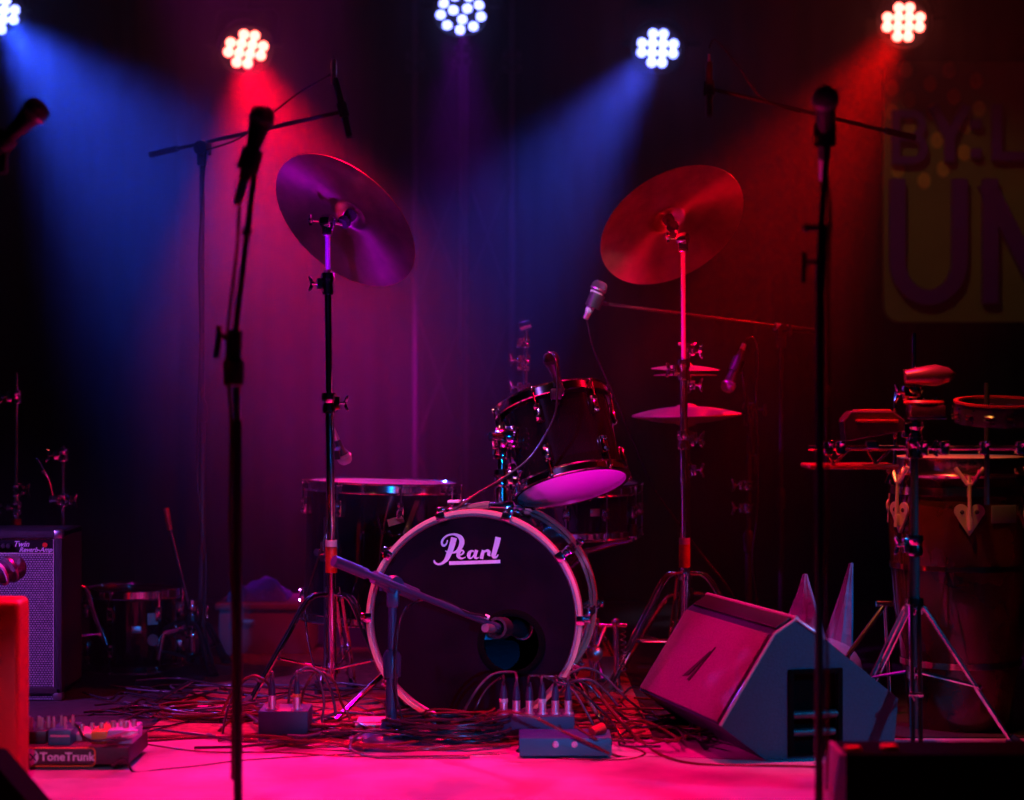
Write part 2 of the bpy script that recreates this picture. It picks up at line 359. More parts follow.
def lugs(t, M, R, zs, n, m=None, a0=0.0, length=0.05, rodz=None):
    """tension lugs round a shell; zs = centre heights; rodz = (from, to) of the tension rods"""
    m = m or chrome
    for k in range(n):
        a = a0+2*PI*k/n
        A = M @ Matrix.Rotation(a, 4, 'Z')
        for z, zt in zs:
            mb = MB().box((0.016, 0.022, length), A @ Matrix.Translation((R+0.007, 0, z)), bev=0.005)
            mb.ball(A @ V((R+0.012, 0, z+length*0.3)), 0.010, 8).ball(A @ V((R+0.012, 0, z-length*0.3)), 0.010, 8)
            lg = mb.build('lug', m, t)
            MB().rod(A @ V((R+0.016, 0, z)), A @ V((R+0.016, 0, zt)), 0.0032, n=6).box((0.009, 0.009, 0.012), A @ Matrix.Translation((R+0.016, 0, zt)), bev=0.002).build('tension_rod', m, lg)
def hoop(R, M, z, h=0.03, th=0.004):
    return MB().lathe([(R, z-h/2), (R+0.012, z-h/2), (R+0.014, z-h/2+0.003), (R+0.006, z-h/2+0.006), (R+0.006, z+h/2-0.004), (R+0.012, z+h/2), (R+0.004, z+h/2+0.002), (R, z+h/2-0.003), (R, z-h/2)], M, 64)

# ================================================================== bass drum
def bass_drum():
    c = P(474, 618.5, 5.18); yaw = 0.13
    fr = V((-math.sin(yaw), -math.cos(yaw), 0))                # the way the front head faces
    t = thing('bass_drum', (c.x, c.y+0.2, 0), 'black bass drum with a white script logo and a round hole in its front head', 'drum')
    M = frame(c, fr)                                           # local z = out of the front head, y = up
    R = 0.272
    MB().lathe([(R, -0.42), (R, -0.015), (R-0.007, -0.015), (R-0.007, -0.42), (R, -0.42)], M, 96).build('shell', shellm, t)
    for nm, z in (('front_hoop', -0.005), ('rear_hoop', -0.435)):
        MB().lathe([(R+0.001, z-0.018), (R+0.010, z-0.018), (R+0.0115, z), (R+0.010, z+0.018), (R+0.001, z+0.018), (R+0.001, z-0.018)], M, 96).build(nm, hoopm, t)
        MB().lathe([(R-0.012, z+0.004), (R-0.006, z+0.011), (R+0.0008, z+0.011), (R+0.0008, z-0.01), (R-0.012, z-0.01)], M, 96).build('head_collar', steel, t)
    MB().lathe([(R-0.01, -0.437), (0, -0.437)], M, 64).lathe([(R-0.01, -0.439), (0, -0.439)], M, 64).build('rear_head', headwht, t)
    hx, hy, hr = 0.098, -0.063, 0.075
    mb = MB(); n = 96; vs = []
    for zz in (0.003, 0.0015):
        for i in range(n):
            a = 2*PI*i/n; vs.append(M @ V(((R-0.009)*math.cos(a), (R-0.009)*math.sin(a), zz))); vs.append(M @ V((hx+hr*math.cos(a), hy+hr*math.sin(a), zz)))
    fs = [(2*i, 2*((i+1) % n), 2*((i+1) % n)+1, 2*i+1) for i in range(n)]
    fs += [tuple(2*n+q for q in f) for f in fs]+[(2*i+1, 2*((i+1) % n)+1, 2*n+2*((i+1) % n)+1, 2*n+2*i+1) for i in range(n)]
    mb.add(vs, fs); hd = mb.build('front_head', headblk, t)
    MB().lathe([(hr-0.004, 0.0005), (hr-0.004, 0.005), (hr+0.006, 0.006), (hr+0.014, 0.004), (hr+0.014, 0.003)], M @ Matrix.Translation((hx, hy, 0)), 48).build('port_ring', mattb, hd)
    # script logo, strokes in the logo's own units
    k = 0.0002025; lm = M @ Matrix.Translation((-0.0, 0, 0)); ox, oy = -0.1195, 0.2395
    LM = lm @ Matrix.Translation((ox, oy, 0)) @ Matrix.Diagonal((k, -k, 1, 1))
    S = MB(); zz = (0.0032, 0.0042)
    strokes = [
        [(335, 150, 76), (318, 215, 74), (296, 290, 72), (268, 360, 68), (238, 425, 54), (195, 470, 36), (150, 490, 26), (110, 487, 24), (82, 465, 26), (78, 440, 14)],
        [(250, 180, 14), (238, 225, 18), (205, 254, 30), (178, 232, 28), (186, 180, 26), (235, 130, 24), (300, 108, 22), (360, 112, 34), (415, 145, 56), (437, 200, 66), (420, 265, 58), (380, 318, 40), (325, 342, 22), (265, 345, 18), (222, 318, 12)],
        [(392, 378, 16), (435, 362, 20), (458, 335, 24), (446, 312, 18), (415, 318, 34), (392, 350, 46), (390, 388, 44), (418, 412, 28), (452, 412, 16), (484, 396, 8)],
        [(592, 322, 18), (560, 318, 26), (532, 345, 44), (524, 382, 44), (540, 410, 26), (566, 404, 16), (590, 370, 14)],
        [(628, 306, 42), (612, 350, 44), (606, 392, 40), (625, 412, 22), (655, 398, 10)],
        [(716, 306, 40), (700, 360, 44), (688, 418, 46)],
        [(706, 360, 14), (728, 328, 20), (762, 312, 34), (786, 330, 42), (782, 362, 34), (806, 376, 14)],
        [(905, 140, 72), (888, 220, 68), (862, 310, 62), (846, 370, 58), (858, 394, 40), (886, 388, 22), (906, 360, 10)],
        [(272, 477, 46), (600, 464, 44), (932, 448, 44)]]
    for i_, st in enumerate(strokes):
        st = [(x, y, w_) for x, y, w_ in st]
        xs = spl([(a, b_, c_) for a, b_, c_ in st], 4) if len(st) > 3 else [V(q) for q in st]
        z1 = zz[1]+i_*0.00004
        S.ribbon([(q.x, q.y, q.z) for q in xs], zz[0], z1, LM)
    S.build('script_logo', logom, hd)
    # claws, tension rods, lugs
    for k_ in range(10):
        a = PI/2+PI/10+2*PI*k_/10; A = M @ Matrix.Rotation(a, 4, 'Z')
        for zc, zd in ((-0.005, -1), (-0.435, 1)):
            cl = MB().box((0.006, 0.024, 0.045), A @ Matrix.Translation((R+0.0145, 0, zc)), bev=0.002).box((0.020, 0.024, 0.005), A @ Matrix.Translation((R+0.006, 0, zc-zd*0.021)), bev=0.001)
            cl = cl.box((0.016, 0.02, 0.018), A @ Matrix.Translation((R+0.022, 0, zc+zd*0.012)), bev=0.004).build('claw', chrome, t)
            MB().rod(A @ V((R+0.022, 0, zc-zd*0.018)), A @ V((R+0.022, 0, zc+zd*0.13)), 0.0035, n=6).build('tension_rod', chrome, cl)
        MB().box((0.02, 0.026, 0.11), A @ Matrix.Translation((R+0.010, 0, -0.22)), bev=0.007).build('lug', chrome, t)
    # spurs
    for sg in (-1, 1):
        p0 = M @ V((sg*R*0.87, -R*0.52, -0.10)); p1 = M @ V((sg*(R+0.09), 0, 0.10)); p1.z = 0.01
        lg = MB().rod(p0, p1, 0.008, n=10).build('spur_leg', chrome, t)
        MB().rod(p1+V((0, 0, 0.02)), p1-V((0, 0, 0.008)), 0.013, n=10).build('rubber_foot', rubber, lg)
        MB().box((0.03, 0.045, 0.05), frame(p0, p0-c), bev=0.006).build('spur_bracket', chrome, t)
    # tom mount bracket on top of the shell
    tm = M @ V((0.045, R+0.008, -0.2))
    MB().box((0.07, 0.085, 0.03), frame(tm, (0, 0, 1)), bev=0.008).rod(tm, tm+V((0, 0, 0.05)), 0.02).build('tom_mount_bracket', chrome, t)
    MB().box((0.03, 0.006, 0.036), M @ Matrix.Translation((-0.055, R+0.03, -0.02)), bev=0.001).build('paper_tag', whtape, t)
    # damping pillow seen through the hole
    pm = mat('pillow cloth', (0.05, 0.03, 0.04), 0.9, bump=(30, 0.8))
    MB().ball(M @ V((0.03, -0.17, -0.25)), 0.1, 20, None, (1.9, 1.3, 0.85)).build('damping_pillow', pm, t)
    return t, M, R
bd, BM, BR = bass_drum()

# ================================================================== toms
def tom(name, label, M, R, depth, nl=6, head=None, a0=0.3, bottom=True, rods='short', cat='drum'):
    """M: z up the shell, origin at the middle of the bottom rim"""
    head = head or headwht; t = thing(name, M @ V((0, 0, 0)), label, cat)
    MB().lathe([(R-0.006, 0.004), (R, 0.004), (R, depth-0.004), (R-0.006, depth-0.004), (R-0.006, 0.004)], M, 64).build('shell', shellm, t)
    hoop(R+0.002, M, depth-0.002, 0.03).build('top_hoop', chrome, t)
    hoop(R+0.002, M, 0.002, 0.026).build('bottom_hoop', chrome, t)
    MB().lathe([(R+0.002, depth-0.012), (R+0.001, depth+0.001), (R-0.004, depth+0.003), (0, depth+0.003)], M, 64).build('batter_head', head, t)
    if bottom: MB().lathe([(R+0.002, 0.012), (R+0.001, -0.001), (R-0.004, -0.003), (0, -0.003)], M, 64).build('resonant_head', headwht, t)
    L = min(0.05, depth*0.28)
    if depth > 0.18: lugs(t, M, R, [(depth-0.06, depth+0.008), (0.06, -0.008)], nl, a0=a0, length=L)
    else: lugs(t, M, R, [(depth/2, depth+0.008), (depth/2, -0.008)], nl, a0=a0, length=L)
    MB().box((0.003, 0.03, 0.022), M @ Matrix.Rotation(-PI/2+0.25, 4, 'Z') @ Matrix.Translation((R+0.001, 0, depth*0.55)), bev=0.001).build('maker_badge', steel, t)
    return t
# rack tom: underside turned to the audience
up = V((-0.21, 0.31, 0.93)).normalized(); rc = P(571, 485, 5.45)
RM = frame(rc, up, (1, 0.2, 0)); rt = tom('rack_tom', 'black rack tom tilted over the bass drum with its white lower head showing', RM, 0.150, 0.235, 6, a0=0.5)
# its mount: post out of the bass drum, knuckle, arm into the shell bracket
pa = BM @ V((0.045, BR+0.035, -0.2)); pb = V((pa.x, pa.y, P(490, 436, 5.4).z))
mt = thing('tom_mount', pa, 'chrome tom holder rising from the bass drum to the rack tom', 'tom holder')
MB().rod(pa, pb, 0.0125, n=16).build('post', chrome, mt)
clamp(mt, (pa.x, pa.y, pa.z+0.05), 0.017, (1, -0.3, 0)); clamp(mt, (pa.x, pa.y, pb.z-0.03), 0.018, (-0.4, -1, 0), h=0.06)
MB().ball(pb, 0.024, 14).box((0.05, 0.04, 0.035), pb+V((0.01, 0, 0)), bev=0.008).build('knuckle', chrome, mt)
pe = RM @ V((0, 0, 0.13)); pe2 = pe+(pb-pe).normalized()*0.162
MB().tube([pb, pb+V((0.03, -0.01, 0.008)), pe2], 0.010, 12).build('arm', chrome, mt)
MB().box((0.05, 0.06, 0.03), frame(pe2, (pb-pe)), bev=0.007).ball(pe2+V((0, -0.02, 0.02)), 0.012, 10).ball(pe2+V((0, -0.02, -0.02)), 0.012, 10).build('tom_bracket', chrome, mt)
MB().rod(pb+V((0, -0.03, 0)), pb+V((-0.03, -0.05, 0.0)), 0.009, 0.012).build('lock_knob', chrome, mt)

# floor tom, 18 inch, on three legs
fc = P(379, 400, 5.9); fc.z = 0.21
FM = Matrix.Translation(fc) @ Matrix.Rotation(0.03, 4, 'Y')
ft = tom('floor_tom', 'deep black floor tom on legs left of the bass drum', FM, 0.222, 0.385, 8, a0=0.28)
for a in (-2.2, -0.35, 1.6):
    A = FM @ Matrix.Rotation(a, 4, 'Z')
    p0 = A @ V((0.245, 0, 0.2)); p1 = V((p0.x, p0.y, 0.03)); d = A.to_3x3() @ V((1, 0, 0))
    lg = MB().tube([p0+V((0, 0, 0.1)), p1+V((0, 0, 0.06)), p1+d*0.03], 0.006, 8).build('leg', chrome, ft)
    MB().rod(p1+d*0.03+V((0, 0, 0.02)), p1+d*0.03-V((0, 0, 0.028)), 0.013, n=10).build('rubber_foot', rubber, lg)
    br = MB().box((0.03, 0.04, 0.06), A @ Matrix.Translation((0.236, 0, 0.2)), bev=0.006).build('leg_bracket', chrome, ft)
    MB().rod(A @ V((0.25, 0, 0.2)), A @ V((0.285, 0, 0.2)), 0.008, 0.011).build('wing_screw', chrome, br)
A = FM @ Matrix.Rotation(-PI/2+0.24, 4, 'Z')
MB().box((0.002, 0.046, 0.02), A @ Matrix.Translation((0.2235, 0, 0.295)) @ Matrix.Rotation(0.3, 4, 'X')).build('paper_sticker', whtape, ft)

# snare drum in its stand
sn = P(578, 400, 6.0); SM = Matrix.Translation((sn.x, 6.0, 0.452)) @ Matrix.Rotation(0.04, 4, 'X')
snr = mat('steel shell', (0.75, 0.75, 0.78), 0.4, 0.7)
st = tom('snare_drum', 'chrome snare drum behind the rack tom', SM, 0.178, 0.135, 10, a0=0.1)
st.children[0].data.materials[0] = snr
ss = thing('snare_stand', (sn.x, 6.0, 0), 'chrome basket stand holding up the snare drum', 'drum stand')
MB().rod((sn.x-0.02, 6.0, 0.1), (sn.x-0.02, 6.0, 0.40), 0.011).build('stem', chrome, ss)
clamp(ss, (sn.x-0.02, 6.0, 0.30), 0.016, (1, -0.5, 0)); clamp(ss, (sn.x-0.02, 6.0, 0.385), 0.02, (1, -0.6, 0), 'basket_clamp')
for a in (-150, -30, 90):
    a = math.radians(a); d = V((math.cos(a), math.sin(a), 0)); o = V((sn.x-0.02, 6.0, 0.40))
    arm = MB().tube(spl([o, o+d*0.05+V((0, 0, -0.005)), o+d*0.14+V((0, 0, 0.022)), o+d*0.2+V((0, 0, 0.035)), o+d*0.207+V((0, 0, 0.07))], 5), 0.008, 8).build('basket_arm', chrome, ss)
    MB().rod(o+d*0.207+V((0, 0, 0.045)), o+d*0.207+V((0, 0, 0.08)), 0.011).build('rubber_grip', rubber, arm)
tripod(ss, (sn.x-0.02, 6.0), 0.25, 0.24, 0.1, (-70, 50, 170))

# small drum standing on the floor at the left
q = G(125, 676); QM = Matrix.Translation((q.x, q.y+0.14, 0.012))
tom('small_tom', 'small black drum with a white square badge standing on the floor beside the amplifier', QM, 0.136, 0.235, 6, headblk, a0=0.2)
nb = MB().box((0.002, 0.036, 0.036), QM @ Matrix.Rotation(-PI/2+0.62, 4, 'Z') @ Matrix.Translation((0.1375, 0, 0.16)), bev=0.0005)
stt = [o for o in COL.objects if o.name == 'small_tom'][0]
nb.build('square_badge', whtape, stt)
MB().lathe([(0.018, 0), (0.018, 0.002), (0, 0.002)], QM @ Matrix.Rotation(-PI/2+0.62, 4, 'Z') @ Matrix.Translation((0.1375, 0, 0.095)) @ Matrix.Rotation(PI/2, 4, 'Y'), 20).build('round_badge', steel, stt)

# ================================================================== cymbals
def cymbal(name, label, c, nrm, R, bow=0.028, cat='cymbal', group=None, cup=1.0, m=None):
    prof = [(0, 0), (R*0.03, 0.0), (R*0.10, -0.004*cup), (R*0.17, -0.014*cup), (R*0.2, -0.021*cup), (R*0.24, -0.0235*cup)]
    for k in range(1, 13):
        r = 0.24+0.76*k/12; prof.append((R*r, -0.0235*cup-bow*((r-0.24)/0.76)**1.6))
    low = [(r, z-0.0016) for r, z in prof[::-1]]
    o = MB().lathe(prof+low, Matrix.Identity(4), 96).build(name, m or bronze, None, local=True, sharp=50)
    o.matrix_world = frame(c, nrm); o['_o'] = [0, 0, 0]
    return tag(o, label, cat, group)
lc = P(351, 214.5, 5.55); ln = V((0.497, 0.57, 0.655)).normalized()
rcn = V((-0.35, 0.62, 0.70)).normalized(); rcc = P(668, 219, 5.9)
CR = 0.2286
cymbal('crash_cymbal', 'big bronze crash cymbal hanging high at the left, tilted down to the right', lc+ln*0.02, ln, CR)
cymbal('crash_cymbal', 'big bronze crash cymbal hanging high at the right, glowing red underneath', rcc+rcn*0.02, rcn, CR*1.0)

def cymbal_stand(label, base, top, cyc, nrm, tiers, hub, reach, zb, azs, tape=None, tiltr=True, radii=(0.0125, 0.0105, 0.0075), group=None):
    """base (x, y); top point of the upper tube; cyc = cymbal centre"""
    x, y = base; t = thing('cymbal_stand', (x, y, 0), label, 'cymbal stand', group)
    top = V(top); z1, z2 = tiers; L = lambda z: V((x+(top.x-x)*(z/top.z), y+(top.y-y)*(z/top.z), z))
    MB().rod(L(zb-0.03), L(z1), radii[0], n=16).build('lower_tube', chrome, t)
    MB().rod(L(z1), L(z2), radii[1], n=16).build('middle_tube', chrome, t)
    MB().rod(L(z2), top, radii[2], n=14).build('upper_tube', satin, t)
    clamp(t, L(z1), 0.0165, (1, -0.35, 0), h=0.055); clamp(t, L(z2), 0.0145, (-1, -0.3, 0), h=0.06)
    if tiltr:
        MB().lathe([(0, -0.014), (0.019, -0.014), (0.021, 0), (0.019, 0.014), (0, 0.014)], frame(top+V((0, 0, 0.012)), (0.9, -0.43, 0)), 18).box((0.03, 0.028, 0.04), top-V((0, 0, 0.008)), bev=0.006).build('tilter', chrome, t)
        w_ = MB().rod(top+V((-0.01, 0, 0.012)), top+V((-0.045, -0.012, 0.014)), 0.004, n=8).ball(top+V((-0.045, -0.012, 0.014)), 0.008, 8).tube([top+V((-0.045, -0.012, 0.0)), top+V((-0.047, -0.012, 0.03))], 0.005, 6)
        w_.build('wing_bolt', chrome, t)
        MB().tube([top+V((0, 0, 0.012)), cyc-nrm*0.045, cyc-nrm*0.03, cyc+nrm*0.045], 0.0042, 8).build('cymbal_rod', chrome, t)
        MB().lathe([(0.004, -0.045), (0.017, -0.043), (0.019, -0.03), (0.012, -0.022), (0.017, -0.012), (0.018, 0.004), (0.004, 0.006)], frame(cyc, nrm), 18).build('felt_and_cup', rubber, t)
        MB().lathe([(0.004, 0.022), (0.016, 0.022), (0.016, 0.032), (0.007, 0.036), (0.007, 0.044), (0.004, 0.044)], frame(cyc, nrm), 16).build('top_felt', rubber, t)
    tripod(t, base, hub, reach, zb, azs)
    if tape:
        za, zb_ = tape
        MB().lathe([(0.0125, za), (0.0165, za), (0.0165, zb_), (0.0125, zb_)], Matrix.Translation(L((za+zb_)/2).xy.to_3d()), 20).build('red_tape', redtape, t)
        MB().lathe([(0.0125, zb_), (0.0162, zb_), (0.0162, zb_+0.018), (0.0125, zb_+0.018)], Matrix.Translation(L(zb_).xy.to_3d()), 20).build('white_tape', whtape, t)
    return t
z_ = lambda py, D: CZ+(400-py)/FPX*D
lx = (333-512)/FPX*5.55
ls = cymbal_stand('tall chrome cymbal stand with red tape left of the bass drum', (lx, 5.55), P(327.5, 226, 5.49), lc, ln,
    (z_(403, 5.55), z_(285, 5.55)), z_(594, 5.55), 0.24, z_(668, 5.55), (-158, -38, 82), (z_(572, 5.55), z_(546, 5.55)))
rx = (684-512)/FPX*5.9
rs = cymbal_stand('tall chrome cymbal stand with red tape at the right under the red glowing crash cymbal', (rx, 5.86), P(683, 243, 5.83), rcc, rcn,
    (z_(440, 5.86), z_(370, 5.86)), z_(573, 5.86), 0.27, z_(640, 5.86), (-150, -25, 95), (z_(567, 5.86), z_(544, 5.86)), radii=(0.0125, 0.0115, 0.0068))

# hi-hat and small splash on its own stand
hx_ = (688-512)/FPX*6.0
ht = thing('hi_hat_stand', (hx_, 6.05, 0), 'chrome hi-hat stand behind the right cymbal stand', 'hi-hat stand')
MB().rod((hx_, 6.05, 0.05), (hx_, 6.05, z_(436, 6.05)), 0.0125, n=14).build('lower_tube', chrome, ht)
MB().rod((hx_, 6.05, 0.5), (hx_, 6.05, z_(418, 6.05)), 0.008).build('middle_tube', chrome, ht)
MB().rod((hx_, 6.05, 0.6), (hx_-0.004, 6.05, z_(325, 6.05)), 0.003, n=8).build('pull_rod', chrome, ht)
clamp(ht, (hx_, 6.05, z_(438, 6.05)), 0.016, (1, -0.2, 0)); clamp(ht, (hx_, 6.05, z_(470, 6.05)), 0.015, (1, -0.4, 0))
clamp(ht, (hx_, 6.05, z_(385, 6.05)), 0.012, (1, -0.4, 0), 'clutch', h=0.05)
clamp(ht, (hx_, 6.05, z_(352, 6.05)), 0.010, (1, -0.2, 0), 'rod_clamp', h=0.04)
MB().rod((hx_-0.022, 6.05, z_(344, 6.05)), (hx_+0.024, 6.05, z_(344, 6.05)), 0.0035, n=8).ball((hx_+0.024, 6.05, z_(344, 6.05)), 0.006, 8).ball((hx_-0.022, 6.05, z_(344, 6.05)), 0.006, 8).build('cross_bolt', chrome, ht)
tripod(ht, (hx_, 6.05), 0.26, 0.24, 0.1, (-100, 20, 140), double=False)
MB().box((0.09, 0.26, 0.012), V((hx_-0.03, 5.84, 0.05)), bev=0.004).build('pedal', steel, ht)
hc = V(((683-512)/FPX*6.05, 6.05, z_(403, 6.05)))
hc.x = hx_
cymbal('hi_hat_cymbal', 'upper of the two wide hi-hat cymbals', hc, (-0.02, -0.03, 1), 0.166, 0.022, 'cymbal', 'hi-hat pair', 0.5, hatm)
cymbal('hi_hat_cymbal', 'lower of the two wide hi-hat cymbals, bell down', hc-V((0, 0, 0.073)), (0.02, 0.01, -1), 0.166, 0.022, 'cymbal', 'hi-hat pair', 0.5, hatm)
sc2 = V((hx_-0.003, 6.05, z_(360, 6.05)))
cymbal('splash_cymbal', 'small splash cymbal stacked above the hi-hat, bell up', sc2, (0.02, -0.05, 1), 0.104, 0.011, 'cymbal', None, 0.7, hatm)
cymbal('splash_cymbal', 'small flat cymbal just under the upper splash cymbal', sc2-V((0, 0, 0.026)), (0.0, 0.0, 1), 0.096, 0.008, 'cymbal', None, 0.5, hatm)

# bass drum pedal at the right of the drum's rear
pdx = P(606, 400, 5.72).x
pdl = thing('bass_drum_pedal', (pdx, 5.72, 0), 'chrome foot pedal frame on the rug at the right of the bass drum', 'drum pedal')
for dx in (-0.035, 0.035): MB().rod((pdx+dx, 5.74, 0.01), (pdx+dx*0.8, 5.74, 0.21), 0.008).ball((pdx+dx*0.8, 5.74, 0.21), 0.013, 10).build('post', chrome, pdl)
MB().rod((pdx-0.05, 5.74, 0.20), (pdx+0.06, 5.74, 0.20), 0.006).build('axle', chrome, pdl)
MB().rod((pdx, 5.74, 0.20), (pdx-0.035, 5.66, 0.13), 0.005).ball((pdx-0.035, 5.66, 0.13), 0.024, 12).build('beater', steel, pdl)
MB().tube([(pdx+0.05+0.008*math.cos(i*0.9), 5.74+0.008*math.sin(i*0.9), 0.06+i*0.0022) for i in range(60)], 0.0016, 5).build('spring', chrome, pdl)
MB().box((0.08, 0.25, 0.008), Matrix.Translation((pdx, 5.86, 0.05)) @ Matrix.Rotation(0.22, 4, 'X'), bev=0.003).build('footboard', steel, pdl)
MB().box((0.10, 0.28, 0.008), (pdx, 5.86, 0.013), bev=0.003).build('base_plate', steel, pdl)
# drum throne / tall bare stand behind the kit
bx = P(525, 400, 6.3)
bs = thing('bare_stand', (bx.x, 6.3, 0), 'chrome stand without a cymbal poking up behind the rack tom', 'cymbal stand')
MB().rod((bx.x, 6.3, 0.1), (bx.x, 6.3, z_(392, 6.3)), 0.0125).build('lower_tube', chrome, bs)
MB().rod((bx.x, 6.3, z_(392, 6.3)), (bx.x+0.003, 6.3, z_(322, 6.3)), 0.009).build('upper_tube', chrome, bs)
for py in (387, 366, 360, 343): clamp(bs, (bx.x+0.001, 6.3, z_(py, 6.3)), 0.013, (-1, -0.4, 0), h=0.03, wing=py in (387, 360))
MB().lathe([(0, -0.02), (0.016, -0.018), (0.016, 0.018), (0, 0.02)], frame((bx.x, 6.3, z_(326, 6.3)), (1, 0, 0.3)), 14).build('tilter', chrome, bs)
tripod(bs, (bx.x, 6.3), 0.3, 0.26, 0.12, (-80, 40, 160))

# ================================================================== microphones
def mic(name, label, a, b, r=0.026, kind='ball', bodym=None, grm=None, cat='microphone', bandm=None, pl=0.05):
    """a = grille end, b = cable end"""
    a, b = V(a), V(b); L = (a-b).length; M = frame(b, a-b); t = thing(name, b.lerp(a, 0.5), label, cat)
    bodym = bodym or blackm; grm = grm or mat('wire mesh grille', (0.16, 0.16, 0.17), 0.45, 0.7, bump=(900, 0.8))
    if kind == 'ball':
        MB().lathe([(0, 0), (r*0.42, 0), (r*0.48, 0.01), (r*0.52, L*0.4), (r*0.82, L-r*1.7), (r*0.86, L-r*1.5), (0, L-r*1.5)], M, 20).build('body', bodym, t)
        MB().lathe([(r*0.8, L-r*1.6), (r*1.0, L-r*1.2), (r*1.0, L-r*0.8), (r*0.9, L-r*0.4), (r*0.6, L-r*0.1), (0, L)], M, 22).build('grille', grm, t)
        MB().lathe([(r*0.9, L-r*1.28), (r*1.05, L-r*1.25), (r*1.05, L-r*1.05), (r*0.9, L-r*1.0)], M, 22).build('grille_band', bandm or steel, t)
    else:
        MB().lathe([(0, 0), (r*0.8, 0), (r, 0.01), (r, L*0.45), (r*0.94, L*0.46), (r*0.94, L*0.5), (r, L*0.51), (r, L-0.006), (0, L-0.006)], M, 18).build('body', bodym, t)
        MB().lathe([(r*0.9, L-0.007), (r, L-0.005), (r*0.9, L), (0, L)], M, 18).build('grille', grm, t)
    MB().lathe([(0, -pl), (r*0.35, -pl), (r*0.4, 0.0), (0, 0.0)], M, 12).build('plug', silverm, t)
    return t
def mic_clip(t, c, axis, r, to):
    c = V(c); return MB().lathe([(r*0.95, -0.022), (r+0.006, -0.022), (r+0.006, 0.022), (r*0.95, 0.022)], frame(c, axis), 16, 0.4, 5.6).tube([c, V(c).lerp(V(to), 0.5), V(to)], 0.007, 8).build('mic_clip', blackm, t)
def cable(name, label, pts, r=0.0032, m=None, k=7, group=None, cat='cable', plug=None):
    pts = spl(pts, k); o = MB().tube(pts, r, 8)
    x = o.build(name, m or cablem, None, origin=pts[0], sharp=60)
    if plug:
        a, b_ = pts[0], pts[min(3, len(pts)-1)]; d = V(plug)
        MB().rod(a-d*0.0, a-d*0.045, 0.0085, n=12).lathe([(0.0055, 0), (0.009, 0.012), (0.009, 0.03)], frame(a+d*0.03, -d), 12).build('connector', silverm, x)
    return tag(x, label, cat, group)
def boom_stand(name, label, foot, joint, a, b, r=0.008, base='round', m=None, group=None, rb=None):
    """a = tail end of the boom, b = microphone end, crossing at joint"""
    m = m or blackm; foot = V(foot); joint = V(joint); t = thing(name, foot, label, 'microphone stand', group)
    MB().rod(foot+V((0, 0, 0.015)), foot.lerp(joint, 0.5), r*1.35, n=14).build('lower_tube', m, t)
    MB().rod(foot.lerp(joint, 0.5), joint, r, n=14).build('upper_tube', m, t)
    MB().lathe([(r, -0.035), (r*2.0, -0.03), (r*2.2, 0.02), (r*1.4, 0.035), (r, 0.035)], Matrix.Translation(foot.lerp(joint, 0.5)), 14).build('height_clutch', m, t)
    MB().rod(a, b, rb or r*0.8, n=12).build('boom', m, t)
    d = (V(b)-V(a)).normalized()
    MB().rod(V(a)-d*0.01, V(a).lerp(V(b), 0.14), r*1.3, n=12).build('counterweight', m, t)
    s_ = d.cross(V((0, 0, 1))).normalized()
    MB().lathe([(0, -0.018), (0.022, -0.016), (0.024, 0), (0.022, 0.016), (0, 0.018)], frame(joint+V((0, 0, 0.0)), s_), 16).box((0.03, 0.03, 0.05), joint-V((0, 0, 0.03)), bev=0.006).build('boom_joint', m, t)
    MB().rod(joint-s_*0.015, joint-s_*0.05, 0.005).tube([joint-s_*0.05+V((0, 0, -0.018)), joint-s_*0.05+V((0, 0, 0.018))], 0.006, 8).build('wing_screw', m, t)
    if base == 'round': MB().lathe([(0, 0), (0.125, 0), (0.127, 0.008), (0.10, 0.02), (0.03, 0.034), (0.02, 0.06), (0, 0.06)], Matrix.Translation(foot), 36).build('round_base', m, t)
    else:
        for a_ in (-100, 20, 140):
            a_ = math.radians(a_); e = foot+V((math.cos(a_)*0.28, math.sin(a_)*0.28, 0.012))
            lg = MB().rod(foot+V((0, 0, 0.12)), e, 0.008).build('leg', m, t); MB().ball(e, 0.012, 8).build('rubber_foot', rubber, lg)
    return t
# overhead stand, left: pole at x 202, boom to the pencil microphone
j = P(202, 148, 6.15); f_ = V((j.x, 6.15, 0)); e1 = P(153, 154, 6.25); e2 = P(336, 113, 6.05)
boom_stand('boom_stand', 'tall thin boom stand with a domed round base reaching over the left crash cymbal', f_, j, e1, e2)
m1 = mic('pencil_microphone', 'thin black overhead microphone pointing down above the left crash cymbal', P(350, 138, 6.05), P(335, 78, 6.05), 0.0105, 'pencil', pl=0.025)
mic_clip(m1, P(343, 110, 6.05), P(350, 138, 6.05)-P(335, 78, 6.05), 0.0105, e2)
cable('microphone_cable', 'thin cable running from the left overhead microphone back along its boom', [P(334, 69, 6.05), P(331, 74, 6.07), P(300, 92, 6.09), P(274, 112, 6.1), P(240, 138, 6.13), P(206, 150, 6.13)], 0.0028, plug=(0, 0, 1))
cable('microphone_cable', 'cable hanging down beside the pole of the left overhead boom stand', [P(206, 150, 6.13), P(199, 250, 6.12), P(200, 340, 6.12), P(197, 470, 6.1), P(206, 560, 6.1), P(204, 640, 6.1), V((j.x+0.03, 6.1, 0.07))], 0.0028)
